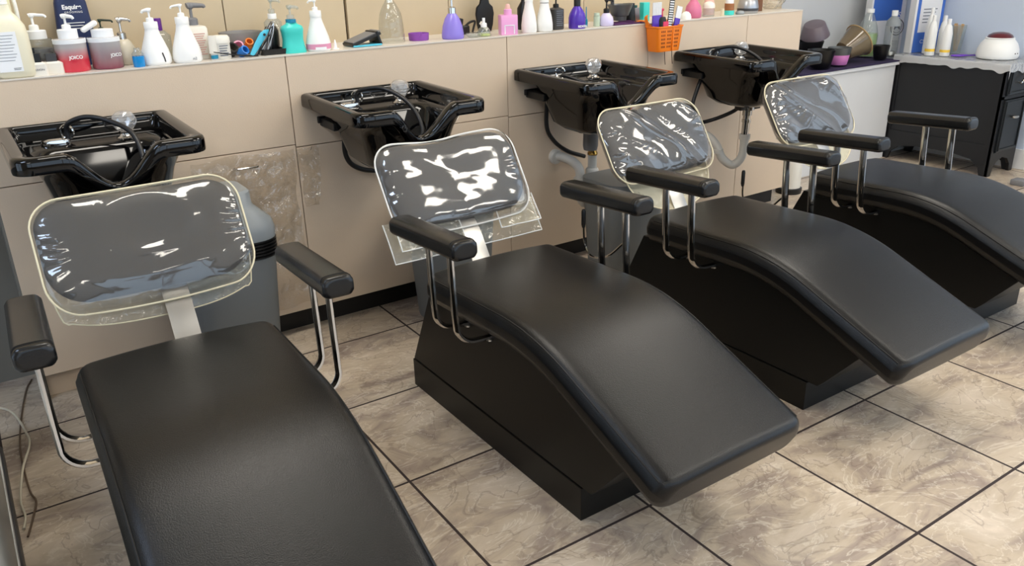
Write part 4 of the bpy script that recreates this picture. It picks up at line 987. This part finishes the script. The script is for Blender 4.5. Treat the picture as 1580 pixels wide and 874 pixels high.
t = thing('black_round_brush', 'fat black brush sticking out of the orange basket middle', 'brush', (BXX-.022, -.048, zb)); bm = NB(); lathe(bm, [(.010, 0), (.018, .05), (.024, .13), (.018, .145)], n=20); obj('brush_head', bm, M_BLACK, t)
t = thing('black_comb', 'plain black comb leaning right in the orange basket', 'comb', (BXX+.020, -.030, zb)); bm = NB(); box(bm, (0, 0, .10), (.02, .004, .20), bev=.001); bm.transform(Matrix.Rotation(.2, 4, 'Y')); obj('comb_body', bm, M_BLACK, t)
t = thing('red_comb', 'red pink checked comb low in the orange basket front', 'comb', (BXX-.014, -.070, zb)); bm = NB(); box(bm, (0, 0, .06), (.032, .004, .13), bev=.001); obj('comb_body', bm, M_RED, t)
t = thing('red_clip', 'rose red clip at the top of the orange basket', 'clip', (BXX-.005, -.045, zb+.0)); bm = NB(); tube(bm, smooth_path([(0, 0, 0), (-.004, 0, .09), (-.014, 0, .17), (-.004, 0, .175)], 4), .006, 8); obj('clip_body', bm, M_RED, t)
# things right of the basket
t = thing('black_jar', 'black box with dark teal side, behind left corner of the orange basket', 'box', (2.262, .13, LZ)); obj('box_body', boxr(-.03, .012, -.02, .02, 0, .085, bev=.002), M_BLACK, t); obj('teal_side', boxr(.013, .03, -.019, .019, 0, .075, bev=.002), pm('dark_teal', (10,74,70), .4), t)
t = thing('turquoise_box', 'small turquoise box behind the orange basket hook', 'box', (2.345, .115, LZ)); obj('box_body', boxr(-.024, .016, -.015, .015, 0, .085, bev=.002), M_TEAL, t)
t = bottle('rose_bottle', 'rose pink round bottle just right of the orange basket', 'bottle', 2.625, .07, [(.036, 0), (.040, .004), (.041, .03), (.036, .055), (.022, .075), (.015, .085), (.014, .12)], M_ROSE); capm(t, .015, .12, .14, M_ROSE)
t = thing('white_dome', 'small white domed cap lying beside the orange basket', 'cap', (2.535, .03, LZ)); bm = NB(); lathe(bm, [(.026, 0), (.026, .010), (.022, .024), (.012, .034), (.001, .037)], n=24); obj('dome', bm, M_WB, t)
t = thing('clear_jar', 'clear glass jar with domed lid right of the rose bottle', 'jar', (2.738, .075, LZ)); bm = NB(); lathe(bm, [(.028, 0), (.03, .003), (.03, .035), (.028, .04)], n=28); obj('jar_body', bm, M_CLEARP, t); bm = NB(); lathe(bm, [(.031, .04), (.031, .05), (.026, .062), (.012, .07), (.001, .071)], n=28); obj('jar_lid', bm, M_WB2, t)
t = bottle('peach_bottle', 'peach bottle with tall neck standing behind the clear jar', 'bottle', 2.82, .15, [(.028, 0), (.03, .003), (.03, .05), (.02, .075), (.01, .09), (.009, .12)], M_PEACH); capm(t, .011, .12, .14, M_PEACH)
t = thing('gold_tube', 'tiny cream and gold tube in front of the peach bottle', 'tube', (2.79, .03, LZ)); bm = NB(); lathe(bm, [(.009, 0), (.010, .002), (.009, .035)], n=14); obj('tube_body', bm, M_CREAM, t)
t = thing('wood_lid_jar', 'teal jar with brown wooden lid on the right part of the ledge', 'jar', (2.872, .06, LZ)); bm = NB(); lathe(bm, [(.024, 0), (.026, .002), (.026, .022)], n=24); obj('jar_body', bm, M_TEAL, t); bm = NB(); lathe(bm, [(.024, .022), (.024, .055), (.022, .056)], n=24); obj('wooden_lid', bm, M_WOOD, t); capm(t, .02, .056, .075, M_LABEL, 'top_cap')
t = thing('grey_pebble_dish', 'little grey dish between the wooden-lid jar and silver bottle', 'dish', (2.938, .045, LZ)); bm = NB(); lathe(bm, [(.02, 0), (.024, .006), (.018, .016), (.001, .018)], n=20); obj('dish_body', bm, M_GREYLID, t)
t = bottle('silver_bottle', 'round silver grey bottle near the right end of the ledge', 'bottle', 3.03, .075, [(.048, 0), (.052, .004), (.054, .03), (.048, .06), (.028, .085), (.016, .095)], M_SILVER); capm(t, .016, .095, .13, M_SILVER); bm = NB(); lathe(bm, [(.0545, .012), (.0545, .025)], n=32); obj('dark_band', bm, M_DGREY, t)
t = thing('brown_box', 'narrow brown woven box right of the silver bottle', 'box', (3.155, .12, LZ)); obj('box_body', boxr(-.02, .02, -.02, .02, 0, .14, bev=.002), M_BROWN, t)
def wrapf(u, v):
    a = 2*PI*u; r = .085+.02*noise.noise(Vector((math.cos(a)*2, math.sin(a)*2, v*3)))+.012*noise.noise(Vector((math.cos(a)*7, math.sin(a)*7, v*8)))
    k = math.sin(PI*(.12+.80*v))
    return (3.285+r*k*math.cos(a), .14+r*k*math.sin(a)*.9, LZ+.004+.15*v)
tag(obj('plastic_wrap_bundle', sheetgrid(60, 30, wrapf), clear('bundle_film', (244,240,232), 2, .08, .25, (30, .02)), ang=180), 'crumpled bundle of clear plastic at the right end of the ledge', 'plastic bundle')

# ------------------------------------------------------------------ things on the low counter
Z2 = .676
def bowl(name, lab, x, y, z, r, h, mat, mat2=None, tilt=(0, 0), cat='bowl', band=.5, parts='bowl_shell'):
    t = thing(name, lab, cat, (x, y, z)); t.rotation_euler = (tilt[0], tilt[1], 0)
    bm = NB(); lathe(bm, [(r*.66, 0), (r*.72, .003), (r*(.72+.28*band), h*band)], n=32, cap1=False) if mat2 else lathe(bm, [(r*.66, 0), (r*.72, .003), (r, h), (r*.96, h), (r*.69, .007), (.001, .006)], n=32, cap1=False)
    obj(parts, bm, mat, t, ang=60)
    if mat2: bm = NB(); lathe(bm, [(r*(.72+.28*band)+.0005, h*band), (r, h), (r*.96, h), (r*.69, .007), (.001, .006)], n=32, cap0=False, cap1=False); obj('upper_band', bm, mat2, t, ang=60)
    return t
bowl('pink_bowl', 'pink and grey mixing bowl on the purple towel', 4.29, .37, Z2, .074, .108, M_PINKBOWL, M_GM, band=.58)
bowl('dark_bowl', 'glossy black mixing bowl right behind the rightmost basin rim', 4.09, .36, Z2, .085, .11, M_BLACK)
bowl('stacked_bowl', 'lower black bowl of the stack behind the rightmost basin', 4.30, .62, Z2, .10, .13, M_BLACK)
t = bowl('stacked_bowl', 'upper mauve grey bowl turned over on the black one behind rightmost basin', 4.345, .62, Z2+.235, .095, .085, pm('mauve_grey_plastic', (112,100,108), .35), tilt=(PI+.12, -.38))
t = thing('smoky_basin', 'translucent brown plastic bowl tipped on its side on the purple towel', 'bowl', (4.49, .42, Z2+.102)); t.rotation_euler = (0, -1.0, 0)
t.rotation_euler = (.2, 1.05, 0)
bm = NB(); lathe(bm, [(.052, -.078), (.064, -.073), (.104, .052), (.108, .06), (.10, .06), (.06, -.068), (.001, -.07)], n=36, cap1=False); obj('bowl_shell', bm, M_AMBERP, t)
bm = NB(); tube(bm, [(.109*math.cos(a), .109*math.sin(a), .062) for a in [2*PI*k/32 for k in range(32)]], .005, 8, closed=True); obj('rolled_rim', bm, pm('tan_rim', (176,146,104), .4), t)
bowl('dark_bowl', 'black bowl beneath the clear green bottle at the counter back', 4.715, .35, Z2, .055, .09, M_BLACK)
t = bottle('green_liquid_bottle', 'tall clear bottle half full of green liquid on the low counter', 'bottle', 4.80, .52, [(.062, 0), (.068, .006), (.068, .14), (.055, .20), (.03, .27), (.022, .285)], M_CLEARP, z=Z2); bm = NB(); lathe(bm, [(.062, .004), (.065, .15), (.001, .151)], n=28); obj('green_liquid', bm, M_GREENL, t); capm(t, .026, .285, .31, M_WB)
t = bottle('clear_cylinder_bottle', 'clear cylindrical bottle with grey shoulder in front of the blue box', 'bottle', 4.875, .385, [(.044, 0), (.048, .004), (.048, .20), (.044, .225)], M_CLEARG, z=Z2+.001); bm = NB(); lathe(bm, [(.0485, .20), (.045, .232), (.016, .265)], n=28); obj('grey_shoulder', bm, M_GREYLID, t); capm(t, .02, .265, .30, M_WB); bm = NB(); lathe(bm, [(.035, .003), (.040, .012), (.035, .035)], n=24); obj('steel_base', bm, M_STEEL, t)
bm = NB(); tube(bm, [(0, 0, .03), (0, 0, .25)], .004, 6); obj('dip_tube', bm, M_LABEL, t)
# display boxes leaning in the corner
t = thing('display_box', 'tall blue and white display box with round black seal, in the back right corner', 'box', (5.06, .56, .661), -.30)
obj('carton', boxr(-.16, .13, -.03, .03, 0, .62, bev=.002), M_CARD, t, smooth=False); obj('blue_front', boxr(-.145, .09, -.0315, -.0302, .235, .615), M_BOXBLUE, t, smooth=False)
text('ICS', .055, M_WINK, t, (.055, -.033, .265))
bm = NB()
for r0, r1 in ((.056, .051), (.040, .0375)):
    lathe(bm, [(r0, 0), (r0, .0015), (r1, .0015), (r1, 0)], n=36, cap0=False, cap1=False)
for sx in (-1, 1): prism(bm, [(sx*.006, -.004), (sx*.024, -.018), (sx*.024, .018), (sx*.006, .004)], 'z', 0, .0015)
boxr(-.007, .007, -.004, .004, 0, .0015, bm)
bm.transform(Matrix.Translation((.075, -.0318, .185)) @ Matrix.Rotation(PI/2, 4, 'X')); bm3 = NB(); lathe(bm3, [(.057, 0), (.057, .0008)], n=36); bm3.transform(Matrix.Translation((.075, -.0305, .185)) @ Matrix.Rotation(PI/2, 4, 'X')); obj('seal_ground', bm3, M_CARD, t); obj('round_seal', bm, M_INK, t, smooth=False)
lines(t, .05, .09, 3, .012, -.0308, M_LABGREY, .002, x=.07); 
t = thing('display_box', 'blue and white product box with cyan panel, right of the round-seal box', 'box', (5.035, .262, .705), -.30)
obj('carton', boxr(-.11, .125, -.025, .025, 0, .60, bev=.002), M_BOXBLUE, t, smooth=False); obj('white_front', boxr(-.07, .10, -.0265, -.0252, .13, .595), M_CARD, t, smooth=False)
obj('white_edge', boxr(-.113, -.096, -.027, .026, 0, .595), M_CARD, t, smooth=False)
obj('cyan_panel', boxr(-.028, .045, -.0275, -.0266, .40, .50), M_CYANP, t, smooth=False); obj('cyan_square', boxr(.012, .034, -.0282, -.0276, .445, .465), M_TEALDK, t, smooth=False)
lines(t, .11, .278, 5, .021, -.0268, M_LABGREY, .006, x=.01); lines(t, .12, .53, 3, .02, -.0268, M_LABGREY, .003, x=.01); text('CS', .035, M_WINK, t, (-.02, -.027, .07))
# bottles on the cabinet
for k, (x, y, h, lab) in enumerate(((4.885, .11, .25, 'white squeeze bottle with yellow band, leftmost on the black cabinet'), (4.925, .03, .23, 'white squeeze bottle with yellow band, middle of the cabinet group'), (5.035, .12, .24, 'slim white bottle behind the yellow-banded ones on the cabinet'), (4.975, .18, .29, 'white bottle with square cap at the back of the cabinet group'))):
    t = bottle('squeeze_bottle', lab, 'bottle', x, y, [(.028, 0), (.030, .003), (.029, h*.6), (.020, h*.8), (.011, h*.86)], M_WB, z=CZ); capm(t, .012, h*.86, h, M_WB)
    bm = NB(); lathe(bm, [(.0306, h*.10), (.0304, h*.17)], n=28); obj('yellow_band', bm, M_YEL if k < 2 else M_LABEL, t)
t = thing('stick_glass', 'clear glass full of wooden waxing sticks on the black cabinet', 'glass', (5.085, .05, CZ)); bm = NB(); lathe(bm, [(.030, 0), (.033, .003), (.048, .18), (.0465, .18), (.0315, .008), (.001, .007)], n=28, cap1=False); obj('glass_shell', bm, M_CLEARP, t)
for k in range(20):
    a = k*2.4; bm = NB(); box(bm, (0, 0, 0), (.008, .0025, .165), bev=.0005); M_ = Matrix.Translation((5.085+.018*math.cos(a), .05+.018*math.sin(a), CZ+.095+.004*(k % 4))) @ Matrix.Rotation(.11*math.cos(a), 4, 'Y') @ Matrix.Rotation(-.11*math.sin(a), 4, 'X') @ Matrix.Rotation(a, 4, 'Z'); bm.transform(M_)
    tag(obj('wooden_stick', bm, M_STICK, smooth=False), 'flat wooden waxing stick standing in the clear glass', 'stick', 'waxing sticks in the glass')
t = thing('violet_comb', 'flat violet comb lying on the cabinet before the stick glass', 'comb', (4.965, -.05, CZ+.001), -.5); bm = NB(); lathe(bm, [(.055, 0), (.06, .004), (.055, .009)], n=28, sy=.45); obj('comb_head', bm, M_VIOLET, t); bm = NB(); box(bm, (.075, -.012, .004), (.06, .018, .007), bev=.003); obj('comb_handle', bm, M_VIOLET, t)
t = thing('wax_warmer', 'white domed wax warmer with maroon lid on the black cabinet', 'wax warmer', (5.045, -.245, CZ)); bm = NB(); lathe(bm, [(.112, 0), (.118, .006), (.122, .02), (.118, .055), (.104, .09), (.086, .112), (.08, .118)], n=44); obj('housing', bm, M_WB, t)
bm = NB(); lathe(bm, [(.082, .117), (.084, .123), (.078, .126)], n=40); obj('rim', bm, M_WB, t); bm = NB(); lathe(bm, [(.076, .124), (.068, .140), (.045, .153), (.018, .158), (.001, .159)], n=40); obj('lid', bm, M_MAROON, t)
bm = NB()
for a in (-1.75, -1.55): lathe(bm, [(.004, 0), (.004, .003)], (.119*math.cos(a), .119*math.sin(a), .035), 10, rot=Matrix.Rotation(PI/2, 3, 'X'))
obj('buttons', bm, M_INK, t)
t = thing('chrome_wheel_base', 'chrome and grey swivel base on the floor, cut off by right photo edge', 'chair base', (4.80, -.70, 0)); bm = NB(); lathe(bm, [(.10, 0), (.10, .02), (.04, .035), (.03, .04)], (.10, 0, 0), 32); obj('base_disc', bm, M_CHROME, t); obj('grey_pad', boxr(-.03, .05, .02, .10, 0, .035, bev=.006), M_GREY, t)

# ------------------------------------------------------------------ world, camera, view
w = bpy.data.worlds.new('World'); bpy.context.scene.world = w; w.use_nodes = True
nt = w.node_tree; bg = nt.nodes['Background']; bg.inputs[0].default_value = (.66, .82, 1.0, 1); bg.inputs[1].default_value = 2.2
cam = bpy.data.cameras.new('Camera'); co = bpy.data.objects.new('Camera', cam); C.objects.link(co)
cam.sensor_width = 36; cam.lens = 1263.76/1580*36; cam.clip_start = .05
yaw, pit, rol = .5926, .3851, -.0233
cy, sy, cp, sp = math.cos(yaw), math.sin(yaw), math.cos(pit), math.sin(pit)
f = Vector((sy*cp, cy*cp, -sp)); r = Vector((cy, -sy, 0)); u = r.cross(f)
r2 = math.cos(rol)*r+math.sin(rol)*u; u2 = -math.sin(rol)*r+math.cos(rol)*u
Mx = Matrix((r2, u2, -f)).transposed().to_4x4(); Mx.translation = (-.5107, -2.9305, 1.4007)
co.matrix_world = Mx
sc = bpy.context.scene; sc.camera = co
sc.view_settings.view_transform = 'Standard'; sc.view_settings.look = 'None'; sc.view_settings.gamma = 1; sc.view_settings.use_curve_mapping = False
sc.view_settings.exposure = 0.06
